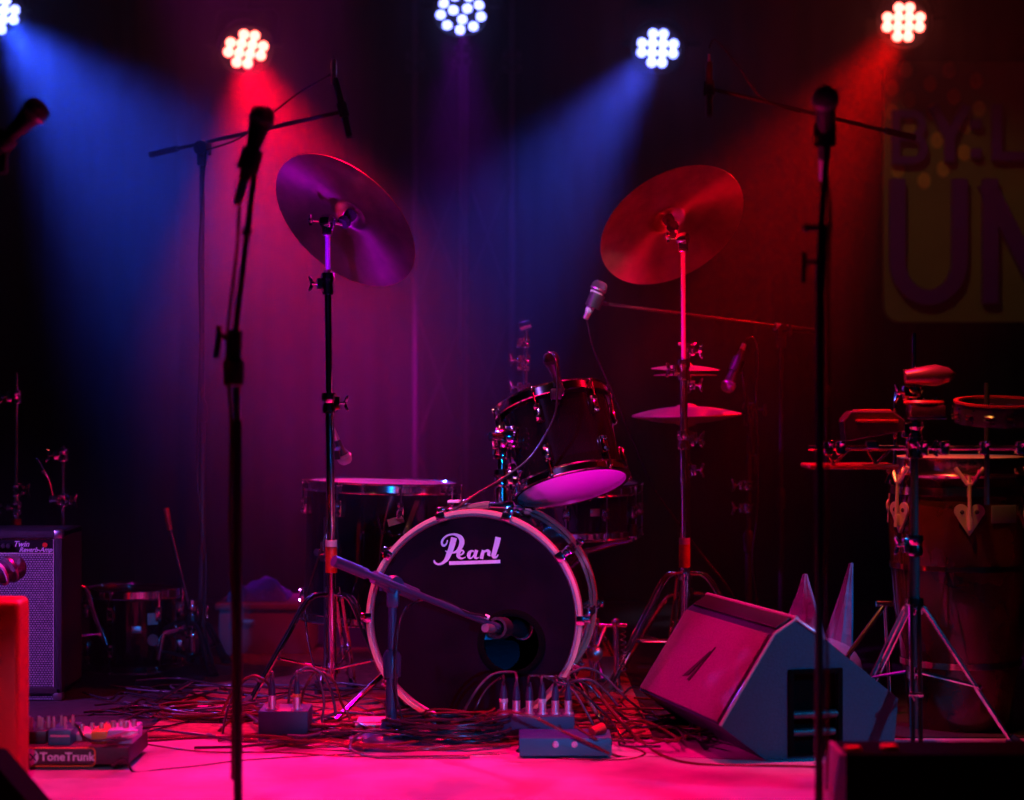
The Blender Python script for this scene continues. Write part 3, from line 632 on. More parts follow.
# overhead stand, right
j = P(826, 120, 6.2); f_ = V((j.x, 6.2, 0)); e2 = P(716, 90, 6.1); e1 = P(912, 137, 6.3)
boom_stand('boom_stand', 'tall boom stand at the right reaching over the right crash cymbal', f_, j, e1, e2)
m2 = mic('pencil_microphone', 'thin black overhead microphone pointing down above the right crash cymbal', P(709, 117, 6.1), P(709, 62, 6.1), 0.0105, 'pencil', pl=0.025)
mic_clip(m2, P(709, 88, 6.1), P(709, 117, 6.1)-P(709, 48, 6.1), 0.0105, e2)
cable('microphone_cable', 'thin cable looping from the right overhead microphone to its boom', [P(709, 48, 6.1), P(716, 40, 6.1), P(738, 66, 6.1), P(762, 98, 6.12), P(800, 112, 6.15)], 0.0028)
# grey vocal microphone over the kit on its long boom, stand at x 781
j = P(781, 337, 6.35); f_ = V((j.x, 6.35, 0)); e1 = P(812, 331, 6.4); e2 = P(606, 304, 6.05)
vb = boom_stand('boom_stand', 'boom stand behind the hi-hat holding the grey drummer microphone', f_, P(781, 331, 6.35), e1, e2, 0.007)
MB().rod(P(775, 326.5, 6.34), P(789, 329, 6.36), 0.0125).build('white_tape', whtape, vb)
m3 = mic('vocal_microphone', 'shining grey ball microphone pointing up between the two crash cymbals', P(602, 281, 6.0), P(588, 313, 6.0), 0.0245, 'ball', mat('pale grey mic paint', (0.75, 0.75, 0.78), 0.35, 0.2), pl=0.02)
mic_clip(m3, P(595, 301, 6.0), P(602, 281, 6.0)-P(588, 313, 6.0), 0.018, e2)
cable('microphone_cable', 'long cable hanging from the grey drummer microphone down behind the snare drum', [P(587, 321, 6.0), P(594, 350, 6.02), P(612, 392, 6.05), P(632, 438, 6.1), P(652, 485, 6.12), P(676, 520, 6.15), P(700, 552, 6.15), P(735, 600, 6.12), V((0.75, 6.1, 0.01))], 0.003)
# hi-hat microphone
j = P(748, 412, 6.2); f_ = V((j.x, 6.2, 0))
hs = boom_stand('boom_stand', 'short boom stand right of the hi-hat carrying its microphone', f_, P(749, 410, 6.2), P(755, 470, 6.22), P(741, 360, 6.1), 0.0075, 'legs')
m4 = mic('hi_hat_microphone', 'ball microphone pointing down at the hi-hat cymbals', P(726, 392, 6.02), P(742, 350, 6.05), 0.022, 'ball', None, mat('pale wire mesh', (0.5, 0.42, 0.4), 0.4, 0.3, bump=(900, 0.8)), 'microphone', silverm, 0.02)
mic_clip(m4, P(737, 365, 6.04), P(726, 392, 6.02)-P(742, 350, 6.05), 0.014, P(741, 362, 6.1))
cable('microphone_cable', 'cable looping over from the hi-hat microphone and down its stand', [P(743, 347, 6.05), P(748, 338, 6.06), P(755, 340, 6.07), P(758, 356, 6.08), P(756, 400, 6.1), P(758, 450, 6.12), P(757, 515, 6.12), P(752, 560, 6.12), P(758, 610, 6.12), V((0.76, 6.1, 0.01))], 0.003)
for py in (485, 508): clamp(hs, P(748, py, 6.2), 0.013, (-1, -0.2, 0), h=0.03)
# rack tom microphone clipped to the rim
m5 = mic('tom_microphone', 'black microphone clipped upright on the rim of the rack tom', P(549, 352, 5.36), P(561, 392, 5.38), 0.0215, 'ball', blackm, rubber, 'microphone', blackm, 0.012)
MB().tube([P(556, 376, 5.37), P(562, 390, 5.36), P(557, 398, 5.36)], 0.008, 8).box((0.03, 0.02, 0.03), P(556, 394, 5.35), bev=0.005).build('rim_clip', blackm, m5)
cable('microphone_cable', 'cable dropping from the rack tom microphone across the kit to the bass drum hoop', [P(549, 352, 5.36), P(556, 360, 5.3), P(557, 395, 5.27), P(553, 420, 5.26), P(532, 455, 5.25), P(505, 477, 5.24), P(480, 492, 5.22), P(456, 508, 5.2), P(437, 521, 5.19)], 0.0035)
# floor tom microphone on the cymbal stand pole
m6 = mic('floor_tom_microphone', 'small microphone leaning down over the floor tom beside the cymbal stand pole', P(347, 464, 5.72), P(337, 440, 5.70), 0.021, 'ball', None, mat('pale wire mesh', (0.5, 0.42, 0.4), 0.4))
MB().tube([P(339, 448, 5.70), P(336, 452, 5.64), P(333, 455, 5.56)], 0.007, 8).lathe([(0.0128, -0.012), (0.02, -0.012), (0.02, 0.012), (0.0128, 0.012)], Matrix.Translation(P(333, 455, 5.55)), 14).build('pole_clip', blackm, m6)
cable('microphone_cable', 'cable looping from the floor tom microphone down past the floor tom', [P(335, 436, 5.7), P(329, 430, 5.66), P(327, 450, 5.6), P(327, 500, 5.52), P(326, 530, 5.5), P(316, 565, 5.5), P(306, 600, 5.55), P(308, 640, 5.5), P(318, 680, 5.45)], 0.003)
# bass drum microphone on a low stand
j = P(398, 587, 4.93); f_ = V((P(391, 400, 4.93).x, 4.93, 0)); e1 = P(337, 562, 4.80); e2 = P(498, 627, 5.09)
ks = boom_stand('low_boom_stand', 'low blue lit boom stand in front of the bass drum reaching to its hole', f_, P(393, 585, 4.93), e1, e2, 0.0105, m=charc, rb=0.0085)
MB().rod(P(374, 577, 4.89), P(416, 595, 4.975), 0.0165).build('boom_sleeve', charc, ks)
MB().rod(P(336, 561.6, 4.80), P(366, 574, 4.86), 0.0135).build('boom_end_sleeve', charc, ks)
m7 = mic('bass_drum_microphone', 'chunky black microphone on the low boom pointing into the bass drum hole', P(527, 628, 5.30), P(493, 628, 5.09), 0.031, 'ball', blackm, mat('pale wire mesh', (0.5, 0.42, 0.4), 0.4))
mic_clip(m7, P(500, 628, 5.12), P(527, 628, 5.3)-P(493, 628, 5.09), 0.022, e2)
cable('microphone_cable', 'cable wrapped along the low boom from the bass drum microphone', [P(492, 622, 5.08), P(484, 616, 5.05), P(466, 612, 5.02), P(440, 600, 5.0), P(418, 602, 4.98), P(404, 612, 4.92), P(397, 640, 4.9), P(396, 690, 4.9), P(404, 725, 4.9)], 0.003, plug=None)
MB().lathe([(0.003, -0.006), (0.006, -0.006), (0.006, 0.006), (0.003, 0.006)], frame(P(487, 617, 5.06), (1, 0, -0.4)), 12).build('tape_band', whtape, m7)

# vocal microphones at the front of the stage
def front_stand(label, foot, joint, a, b, group=None):
    return boom_stand('vocal_stand', label, foot, joint, a, b, 0.0078, 'round')
Dn = 3.95
fa, fb = P(236, 385, Dn), P(254, 176, Dn)
f_ = V((P(238, 400, Dn).x, Dn, 0))
vs_ = thing('vocal_stand', f_, 'out of focus black microphone stand near the left of the stage front', 'microphone stand')
MB().rod(f_+V((0, 0, 0.02)), P(237, 420, Dn), 0.0095).build('lower_tube', blackm, vs_)
MB().rod(P(237, 425, Dn), P(235, 345, Dn), 0.007).build('upper_tube', steel, vs_)
MB().rod(P(233, 350, Dn), fb, 0.0062).build('boom', blackm, vs_)
MB().lathe([(0.008, -0.03), (0.02, -0.025), (0.022, 0.02), (0.012, 0.03)], Matrix.Translation(P(234, 372, Dn)), 14).rod(P(236, 330, Dn), P(233, 372, Dn), 0.014).build('boom_joint', blackm, vs_)
MB().rod(P(234, 342, Dn), P(220, 334, Dn), 0.006).tube([P(219, 326, Dn), P(218, 345, Dn), P(216, 358, Dn)], 0.006, 8).build('wing_screw', blackm, vs_)
MB().lathe([(0, 0), (0.125, 0), (0.127, 0.008), (0.10, 0.02), (0.03, 0.034), (0, 0.04)], Matrix.Translation(f_), 36).build('round_base', blackm, vs_)
MB().rod(P(244, 236, Dn), P(249, 228, Dn), 0.010).build('tube_ring', blackm, vs_)
m8 = mic('vocal_microphone', 'dark out of focus ball microphone on the left front stand', P(265, 106, Dn), P(244, 180, Dn), 0.0255, 'ball')
mic_clip(m8, P(250, 160, Dn), P(265, 106, Dn)-P(244, 180, Dn), 0.016, fb)
cable('microphone_cable', 'cable hanging down beside the left front microphone stand', [P(241, 192, Dn), P(239, 212, Dn), P(237, 250, Dn), P(231, 300, Dn-.02), P(227, 350, Dn-.03), P(231, 420, Dn-.03), P(230, 520, Dn-.03), P(233, 640, Dn-.03), P(232, 780, Dn-.03)], 0.0034, cable2)
Dn = 3.85
f_ = V((P(819, 400, Dn).x, Dn, 0))
vs_ = thing('vocal_stand', f_, 'out of focus black microphone stand near the right of the stage front', 'microphone stand')
MB().rod(f_+V((0, 0, 0.02)), P(820, 275, Dn), 0.0085).build('lower_tube', blackm, vs_)
MB().rod(P(820, 290, Dn), P(823, 225, Dn), 0.010).build('height_clutch', blackm, vs_)
MB().rod(P(821, 230, Dn), P(826, 150, Dn), 0.006).build('upper_tube', blackm, vs_)
MB().rod(P(822, 262, Dn), P(806, 262, Dn), 0.005).tube([P(804, 252, Dn), P(804, 283, Dn)], 0.005, 8).build('wing_screw', blackm, vs_)
MB().rod(P(822, 228, Dn), P(808, 228, Dn), 0.006).ball(P(807, 228, Dn), 0.009).build('lock_knob', blackm, vs_)
MB().lathe([(0, 0), (0.125, 0), (0.127, 0.008), (0.10, 0.02), (0.03, 0.034), (0, 0.04)], Matrix.Translation(f_), 36).build('round_base', blackm, vs_)
m9 = mic('vocal_microphone', 'dark out of focus ball microphone on the right front stand', P(826, 88, Dn-.05), P(824, 158, Dn+.05), 0.0255, 'ball')
MB().lathe([(0.014, -0.004), (0.0185, -0.004), (0.0185, 0.006), (0.014, 0.006)], Matrix.Translation(P(824.5, 140, Dn+.03)), 16).build('yellow_band', mat('yellow tape', (0.8, 0.45, 0.05), 0.5), m9)
mic_clip(m9, P(825, 135, Dn+.02), (0, 0.1, -1), 0.016, P(826, 155, Dn))
cable('microphone_cable', 'cable running down the right front microphone stand', [P(824, 165, Dn+.05), P(827, 180, Dn), P(830, 215, Dn-.02), P(828, 300, Dn-.02), P(829, 420, Dn-.02), P(826, 560, Dn-.02), P(828, 700, Dn-.02), P(827, 790, Dn-.02)], 0.003, cable2)
Dn = 3.95
e = P(-60, 190, Dn); f_ = V((P(-60, 400, Dn).x, Dn, 0))
ls2 = thing('vocal_stand', f_, 'microphone stand at the far left edge holding a ball microphone', 'microphone stand')
MB().rod(f_+V((0, 0, 0.02)), P(-60, 200, Dn), 0.009).build('lower_tube', blackm, ls2)
MB().rod(P(-60, 205, Dn), P(2, 160, Dn), 0.0065).build('boom', blackm, ls2)
MB().box((0.03, 0.03, 0.05), P(-60, 200, Dn), bev=0.006).build('boom_joint', blackm, ls2)
MB().lathe([(0, 0), (0.125, 0), (0.127, 0.008), (0.10, 0.02), (0.03, 0.034), (0, 0.04)], Matrix.Translation(f_), 36).build('round_base', blackm, ls2)
m10 = mic('vocal_microphone', 'dark ball microphone leaning in from the left edge against the blue haze', P(44, 103, Dn), P(-14, 158, Dn), 0.0265, 'ball')
MB().lathe([(0.016, -0.035), (0.022, -0.035), (0.022, 0.03), (0.016, 0.03)], frame(P(-1, 146, Dn), P(44, 103, Dn)-P(-14, 158, Dn)), 16).box((0.03, 0.025, 0.055), P(0, 160, Dn), bev=0.007).build('mic_clip', blackm, m10)

# ================================================================== guitar amplifier
D0 = 5.6
ax1 = P(62, 400, D0).x; ax0 = ax1-0.67; zt = z_(531, D0); az = zt-0.012
am = thing('guitar_amplifier', ((ax0+ax1)/2, D0+0.13, 0), 'guitar amplifier with silver grille cloth at the left edge', 'amplifier')
tolex = mat('black vinyl covering', (0.02, 0.02, 0.024), 0.55, bump=(350, 0.6))
cab = MB(); W = 0.67; H = zt-0.02; xm = (ax0+ax1)/2
# open-fronted box: sides, top, bottom, back
for (sx, sy, sz, cx, cy, cz) in ((0.022, 0.26, H, -W/2+0.011, 0.13, H/2), (0.022, 0.26, H, W/2-0.011, 0.13, H/2), (W, 0.26, 0.022, 0, 0.13, H-0.011), (W, 0.26, 0.022, 0, 0.13, 0.011), (W-0.04, 0.02, H-0.04, 0, 0.24, H/2)):
    cab.box((sx, sy, sz), V((xm+cx, D0+cy, 0.02+cz)), bev=0.006)
cab.build('cabinet', tolex, am)
grm = bpy.data.materials.new('silver grille cloth'); grm.use_nodes = True; nt = grm.node_tree; b = nt.nodes['Principled BSDF']
tc = nt.nodes.new('ShaderNodeTexCoord'); bt = nt.nodes.new('ShaderNodeTexBrick'); mp = nt.nodes.new('ShaderNodeMapping'); mp.inputs['Rotation'].default_value = (PI/2, 0, 0)
bt.inputs['Color1'].default_value = (0.55, 0.52, 0.58, 1); bt.inputs['Color2'].default_value = (0.36, 0.34, 0.42, 1); bt.inputs['Mortar'].default_value = (0.03, 0.03, 0.05, 1)
bt.inputs['Scale'].default_value = 1; bt.inputs['Brick Width'].default_value = 0.0075; bt.inputs['Row Height'].default_value = 0.0062; bt.inputs['Mortar Size'].default_value = 0.0013
nt.links.new(tc.outputs['Object'], mp.inputs['Vector']); nt.links.new(mp.outputs['Vector'], bt.inputs['Vector']); nt.links.new(bt.outputs['Color'], b.inputs['Base Color'])
b.inputs['Roughness'].default_value = 0.5; b.inputs['Metallic'].default_value = 0.3
zg0, zg1 = z_(700, D0)+0.0, z_(554, D0)
MB().box((W-0.05, 0.012, zg1-zg0), V((xm, D0+0.012, (zg0+zg1)/2))).build('grille_cloth', grm, am)
pz0, pz1 = z_(553.5, D0), z_(539, D0)
cp = MB().box((W-0.05, 0.01, pz1-pz0), V((xm, D0+0.012, (pz0+pz1)/2))).build('control_panel', mat('black panel', (0.01, 0.01, 0.012), 0.3), am)
fr_ = MB(); x0_, x1_ = xm-(W-0.05)/2, xm+(W-0.05)/2; yf = D0+0.006
for (a, b_) in (((x0_, pz0), (x1_, pz0)), ((x1_, pz0), (x1_, pz1)), ((x1_, pz1), (x0_, pz1)), ((x0_, pz1), (x0_, pz0))): fr_.rod((a[0], yf, a[1]), (b_[0], yf, b_[1]), 0.0011, n=6)
fr_.rod((x1_, yf, pz0), (x1_, yf, zg0), 0.0011, n=6)
fr_.build('panel_piping', whtape, am)
TM = lambda px, py: Matrix.Translation(P(px, py, D0+0.0055)) @ Matrix.Rotation(PI/2, 4, 'X')
text_mesh('Twin', TM(13, 546.5), 0.022, 0.001, 0.35, bold=0.0003).build('lettering', logom, cp)
text_mesh('Reverb-Amp', TM(19, 551.8), 0.018, 0.001, 0.35, bold=0.0003).build('lettering', logom, cp)
MB().lathe([(0, 0), (0.007, 0), (0.007, 0.002), (0, 0.002)], TM(45, 545), 14).build('red_sticker', redtape, cp)
for px in (-2, 4, 9):
    MB().lathe([(0.008, 0), (0.006, 0.012), (0, 0.013)], TM(px, 546), 14).build('knob', rubber, cp)
for (cx, cz) in ((1, zt), (1, 0.03)):
    MB().box((0.03, 0.03, 0.03), V((ax1-0.013, D0+0.014, cz-0.012)), bev=0.009).build('metal_corner', steel, am)
for dx in (0.05, W-0.05): MB().lathe([(0.018, 0), (0.02, 0.02)], Matrix.Translation((ax0+dx, D0+0.05, 0)), 14).lathe([(0, 0), (0.018, 0)], Matrix.Translation((ax0+dx, D0+0.05, 0)), 14).build('rubber_foot', rubber, am)
for dx in (0.05, W-0.05): MB().lathe([(0, 0), (0.018, 0), (0.02, 0.02)], Matrix.Translation((ax0+dx, D0+0.22, 0)), 14).build('rubber_foot', rubber, am)
ah = MB().tube(spl([V((xm-0.12, D0+0.12, zt)), V((xm-0.1, D0+0.12, zt+0.025)), V((xm+0.1, D0+0.12, zt+0.025)), V((xm+0.12, D0+0.12, zt))], 4), 0.008, 8).build('handle', rubber, am)

# microphone in front of the amplifier grille, leaning in from the left edge
am_m = mic('amplifier_microphone', 'dark banded microphone in front of the amplifier grille', P(23, 563, 5.35), P(-28, 588, 5.25), 0.036, 'ball', mat('dark violet mic paint', (0.05, 0.03, 0.07), 0.35))
for k_ in (0.56, 0.78):
    MB().lathe([(0.022+0.008*k_, -0.003), (0.031+0.005*k_, -0.003), (0.031+0.005*k_, 0.003), (0.022+0.008*k_, 0.003)], frame(P(-28, 588, 5.25).lerp(P(23, 563, 5.35), k_), P(23, 563, 5.35)-P(-28, 588, 5.25)), 20).build('pink_band', mat('pink band', (0.8, 0.3, 0.5), 0.4), am_m)
fz = P(-30, 700, 5.2)
a_s = thing('short_mic_stand', (fz.x, 5.2, 0), 'short stand just outside the left edge carrying the amplifier microphone', 'microphone stand')
MB().rod((fz.x, 5.2, 0.01), (fz.x, 5.2, z_(595, 5.2)), 0.008).build('tube', blackm, a_s)
MB().lathe([(0, 0), (0.09, 0), (0.09, 0.012), (0.02, 0.025), (0, 0.025)], Matrix.Translation((fz.x, 5.2, 0)), 28).build('round_base', blackm, a_s)
MB().rod((fz.x, 5.2, z_(598, 5.2)), P(-22, 585, 5.25), 0.009).build('mic_clip', blackm, a_s)

# stands behind the amplifier
def rod_stand(label, px, D, ytop, clamps, extra=None, reach=0.2, tape=None, name='cymbal_stand'):
    x = P(px, 400, D).x; t = thing(name, (x, D, 0), label, 'cymbal stand')
    zt_ = z_(ytop, D); MB().rod((x, D, 0.1), (x, D, zt_*0.6), 0.0115).build('lower_tube', chrome, t)
    MB().rod((x, D, zt_*0.6), (x, D, zt_), 0.006).build('upper_tube', chrome, t)
    for i, py in enumerate(clamps): clamp(t, (x, D, z_(py, D)), 0.013, (1 if i % 2 else -1, -0.5, 0), h=0.04)
    if tape: MB().lathe([(0.011, z_(tape[1], D)), (0.016, z_(tape[1], D)), (0.016, z_(tape[0], D)), (0.011, z_(tape[0], D))], Matrix.Translation((x, D, 0)), 16).build('red_tape', redtape, t)
    tripod(t, (x, D), 0.28, reach, 0.12, (-90, 30, 150)); return t
s1 = rod_stand('bare chrome cymbal stand with red tape behind the amplifier at the left edge', 16, 6.05, 373, (397, 490, 508), tape=(519, 527))
MB().lathe([(0.006, 0), (0.016, 0.002), (0.018, 0.012), (0.008, 0.02), (0.008, 0.04), (0.003, 0.05)], Matrix.Translation(P(16, 400, 6.05)), 14).build('wing_nut', chrome, s1)
s2 = rod_stand('thin chrome stand with a bent side rod behind the right corner of the amplifier', 63, 6.1, 446, (455, 500, 540), reach=0.16)
MB().tube(spl([P(62, 506, 6.1), P(54, 498, 6.08), P(49, 480, 6.06), P(43, 470, 6.05), P(36, 458, 6.05)], 5), 0.004, 8).ball(P(43, 471, 6.05), 0.009).box((0.03, 0.02, 0.03), P(54, 500, 6.08), bev=0.005).build('side_rod', chrome, s2)
# leaning rod beside the small drum
g0 = P(196, 634, 6.2)
s3 = thing('cymbal_boom', (P(192, 400, 6.2).x, 6.2, 0), 'chrome cymbal arm with a red lit leaning rod between the small drum and the pole', 'cymbal stand')
MB().rod(P(196, 634, 6.2), P(170, 530, 6.25), 0.0065).build('rod', chrome, s3)
MB().rod(P(170, 530, 6.25), P(166, 508, 6.25), 0.0095).build('rubber_tip', redtape, s3)
MB().rod(P(192, 400, 6.2)-V((0, 0, z_(400, 6.2)-0.02)), P(192, 600, 6.2), 0.010).build('lower_tube', chrome, s3)
clamp(s3, P(192, 630, 6.2), 0.016, (-1, -0.2, 0), h=0.05); clamp(s3, P(192, 612, 6.2), 0.013, (1, -0.2, 0), h=0.04)
MB().rod(P(192, 628, 6.2), P(163, 634, 6.15), 0.010).rod(P(163, 634, 6.15), P(158, 660, 6.13), 0.008).build('side_arm', chrome, s3)
tripod(s3, (P(192, 400, 6.2).x, 6.2), 0.16, 0.17, 0.05, (-60, 60, 180), m=blackm)

# crate and cloth far behind at the left
q = P(262, 400, 6.55); cm = mat('grey plastic crate', (0.30, 0.22, 0.30), 0.5, vary=(5, 0.2))
cr = thing('storage_crate', (q.x, 6.75, 0), 'dim plastic storage crate on the floor behind the left cymbal stand', 'crate')
h_ = z_(604, 6.55)
MB().box((0.30, 0.34, h_-0.02), V((q.x, 6.75, (h_-0.02)/2)), bev=0.015).build('body', cm, cr)
MB().box((0.32, 0.36, 0.022), V((q.x, 6.75, h_-0.012)), bev=0.008).build('lid', cm, cr)
MB().box((0.07, 0.012, 0.02), V((q.x-0.06, 6.575, h_*0.66)), bev=0.004).build('latch', steel, cr)
tm_ = mat('blue towel', (0.10, 0.28, 0.60), 0.95, bump=(120, 0.8))
tb = MB(); nx, ny = 24, 14; vs = []; random.seed(5)
for i in range(nx+1):
    for k_ in range(ny+1):
        u, v = i/nx, k_/ny; edge = min(u, 1-u, v, 1-v)
        vs.append((q.x-0.13+0.2*u, 6.62+0.22*v, h_+0.002+0.065*min(1, edge*5)**0.6*(0.75+0.25*math.sin(u*9+v*4))+0.006*math.sin(u*23+v*17)*min(1, edge*8)))
for i in range(nx+1):
    for k_ in range(ny+1):
        u, v = i/nx, k_/ny; vs.append((q.x-0.13+0.2*u, 6.62+0.22*v, h_+0.0005))
N = (nx+1)*(ny+1); fs = []
for i in range(nx):
    for k_ in range(ny):
        a = i*(ny+1)+k_; fs += [(a, a+1, a+ny+2, a+ny+1), (N+a, N+a+ny+1, N+a+ny+2, N+a+1)]
tb.add(vs, fs); tag(tb.build('folded_towel', tm_, origin=(q.x, 6.73, h_)), 'blue folded towel lying on top of the storage crate', 'towel')

# ================================================================== wedge monitor
e = V((-0.254, 0.967, 0)).normalized(); u = V((0.967, 0.254, 0)).normalized()
O = P(720, 400, 4.66); O.z = 0
Wd = 0.60
WM = Matrix.Identity(4)          # local x = u, y = up, z = along the wedge, away from the camera
for i in range(3): WM[i][0], WM[i][1], WM[i][2], WM[i][3] = u[i], (0, 0, 1)[i], e[i], O[i]
poly = [(0.0, 0.088), (0.135, 0.298), (0.190, 0.332), (0.262, 0.283), (0.452, 0.135), (0.440, 0.005), (0.115, 0.002)]
wt_ = thing('stage_monitor', O+u*0.22+e*0.3, 'large dark wedge stage monitor with a pink lit grille right of the drums', 'loudspeaker')
def inset(pl, d):
    n = len(pl); o = []
    for i in range(n):
        a, b_, c = V(pl[i-1]), V(pl[i]), V(pl[(i+1) % n]); n1 = (b_-a).normalized(); n2_ = (c-b_).normalized()
        n1 = V((n1.y, -n1.x)); n2_ = V((n2_.y, -n2_.x)); m_ = (n1+n2_).normalized(); o.append(tuple(b_+m_*d/max(0.3, m_.dot(n1))))
    return o
MB().prism(poly, 0.022, Wd-0.022, WM).build('cabinet', carpet, wt_)
# side panels with a recessed handle cut as a shallow opening: panel built as a ring of strips round the opening
hx0, hx1, hy0, hy1 = 0.178, 0.300, 0.012, 0.205
def side_panel(z0, z1):
    mb = MB(); pl = poly; hole = [(hx0, hy0), (hx0, hy1), (hx1, hy1), (hx1, hy0)]
    regions = [[(0, .088), (.135, .298), (.19, .332), (.178, hy1), (.178, hy0), (.115, .002)],
               [(.19, .332), (.262, .283), (.3, .2535), (hx1, hy1), (hx0, hy1)],
               [(.3, .2535), (.452, .135), (.44, .005), (hx1, .0035), (hx1, hy1)],
               [(.115, .002), (hx0, hy0), (hx1, hy0), (hx1, .0035)]]
    for r_ in regions: mb.prism(r_, z0, z1, WM)
    return mb
side_panel(0.0, 0.021).build('side_panel', carpet, wt_)
MB().prism(poly, Wd-0.021, Wd, WM).build('side_panel', carpet, wt_)
hd_ = MB()
for (x0, x1, y0, y1) in ((hx0-0.008, hx0+0.006, hy0-0.004, hy1+0.008), (hx1-0.006, hx1+0.008, hy0-0.004, hy1+0.008), (hx0, hx1, hy1-0.004, hy1+0.008), (hx0, hx1, hy0-0.004, hy0+0.006)):
    hd_.box((x1-x0, y1-y0, 0.01), WM @ Matrix.Translation(((x0+x1)/2, (y0+y1)/2, -0.001)), bev=0.003)
hn = hd_.build('handle_frame', mattb, wt_)
MB().box((hx1-hx0+0.01, hy1-hy0+0.004, 0.001), WM @ Matrix.Translation(((hx0+hx1)/2, (hy0+hy1)/2, 0.0212))).build('handle_shade_plate', mattb, hn)  # flat black plate standing in for the shade inside the handle
MB().rod(WM @ V((hx0, 0.105, 0.004)), WM @ V((hx1, 0.105, 0.004)), 0.010).build('handle_bar', blackm, hn)
MB().rod(WM @ V((hx0, 0.062, 0.010)), WM @ V((hx1, 0.062, 0.010)), 0.010).build('handle_bar', blackm, hn)
# grille on the slanted face
a, b_ = V(poly[0]), V(poly[1]); d = (b_-a); L = d.length; d.normalize(); nn = V((-d.y, d.x))
GM = WM @ Matrix(((d.x, 0, nn.x, a.x), (d.y, 0, nn.y, a.y), (0, 1, 0, 0), (0, 0, 0, 1)))   # x up the face, y along the wedge, z outwards
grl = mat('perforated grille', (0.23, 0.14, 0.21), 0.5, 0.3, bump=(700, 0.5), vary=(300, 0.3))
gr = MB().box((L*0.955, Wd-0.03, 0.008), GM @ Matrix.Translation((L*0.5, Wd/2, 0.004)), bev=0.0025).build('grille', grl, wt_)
# maker mark: two slanted blades
lgm = MB()
for pts in ([(0.075, 0.352), (0.158, 0.275), (0.158, 0.268), (0.082, 0.318)], [(0.070, 0.312), (0.070, 0.296), (0.172, 0.255), (0.172, 0.259)]):
    lgm.prism([(x, y) for x, y in pts], 0.0085, 0.0105, GM)
lgm.build('maker_mark', rubber, gr)
# top edge: black recess strip and rounded rail
MB().box((0.045, Wd-0.03, 0.006), WM @ Matrix.Translation((0.165, 0.320, Wd/2)) @ Matrix.Rotation(math.atan2(0.034, 0.055), 4, 'Z') @ Matrix.Rotation(PI/2, 4, 'X'), bev=0.002).build('top_strip', blackm, wt_)
MB().rod(WM @ V((0.192, 0.331, 0.0)), WM @ V((0.192, 0.331, Wd)), 0.0075).build('top_rail', mat('satin edge', (0.5, 0.45, 0.47), 0.35, 0.3), wt_)
MB().tube([WM @ V((*q, -0.001)) for q in (poly[0], poly[1], poly[2], poly[3])], 0.004, 8).build('edge_trim', mat('satin edge', (0.5, 0.45, 0.47), 0.35, 0.3), wt_)

# knotted plastic bag behind the wedge
bagm = mat('thin pale blue plastic', (0.36, 0.52, 0.75), 0.35, bump=(28, 0.9))
bg = MB(); bc = P(812, 400, 5.5)
def ear(top, base, wdt, dep):
    top, base = V(top), V(base); vs = []; n_, m_ = 16, 12
    for k_ in range(n_+1):
        t_ = k_/n_; c_ = base.lerp(top, t_); w_ = wdt*(1-t_)**1.1+0.006; d_ = dep*(1-t_)**1.1+0.005
        for j_ in range(m_*2):
            a_ = PI*j_/m_; f_w = 1+0.14*math.sin(a_*7+t_*2)
            vs.append(c_+V((math.cos(a_)*w_*f_w, math.sin(a_)*d_*f_w, 0)))
    fs_ = [(k_*2*m_+j_, k_*2*m_+(j_+1) % (2*m_), (k_+1)*2*m_+(j_+1) % (2*m_), (k_+1)*2*m_+j_) for k_ in range(n_) for j_ in range(2*m_)]
    fs_ += [tuple(range(2*m_))[::-1], tuple(range(n_*2*m_, (n_+1)*2*m_))]
    return vs, fs_
bz = 0.3
bt_ = thing('plastic_bag', (bc.x+0.06, 5.5, 0), 'pale blue plastic bag standing behind the stage monitor with two pointed ears', 'bag')
MB().ball((bc.x+0.03, 5.5, 0.10), 0.11, 26, None, (1.0, 0.75, 0.85)).build('body', bagm, bt_)
for (top, base, wd_, dp) in ((P(805, 574, 5.5), V((bc.x-0.025, 5.5, 0.17)), 0.062, 0.05), (P(851, 563, 5.55), V((bc.x+0.075, 5.52, 0.17)), 0.034, 0.03)):
    v_, f2 = ear(top, base, wd_, dp); MB().add(v_, f2).build('ear', bagm, bt_)

# ================================================================== conga
cgx = 1.165; cgm = Matrix.Translation((cgx, 5.2, 0))
cg = thing('conga_drum', (cgx, 5.2, 0), 'tall dark wooden conga with plated rims and lugs at the right', 'drum')
prof = [(0.132, 0.0), (0.139, 0.08), (0.156, 0.2), (0.171, 0.33), (0.180, 0.45), (0.183, 0.53), (0.178, 0.61), (0.168, 0.675), (0.164, 0.69)]
MB().lathe([(q.x, q.z) for q in spl([V((r, 0, z)) for r, z in prof], 4)]+[(0.155, 0.69), (0.155, 0.65)], cgm, 64).build('shell', woodm, cg)
def rad(z):
    for (r0, z0), (r1, z1) in zip(prof, prof[1:]):
        if z0 <= z <= z1: return r0+(r1-r0)*(z-z0)/(z1-z0)
for z, hh in ((0.172, 0.016), (0.42, 0.013)):
    MB().lathe([(rad(z), z-hh/2), (rad(z)+0.004, z-hh/2), (rad(z)+0.004, z+hh/2), (rad(z), z+hh/2)], cgm, 64).build('shell_band', platem, cg)
MB().lathe([(0.170, 0.60), (0.186, 0.605), (0.184, 0.625), (0.170, 0.63)], cgm, 64).build('shell_band', platem, cg)
MB().lathe([(0.168, 0.652), (0.192, 0.650), (0.194, 0.656), (0.180, 0.66), (0.174, 0.675), (0.174, 0.697), (0.170, 0.700), (0.166, 0.697)], cgm, 64).build('rim', platem, cg)
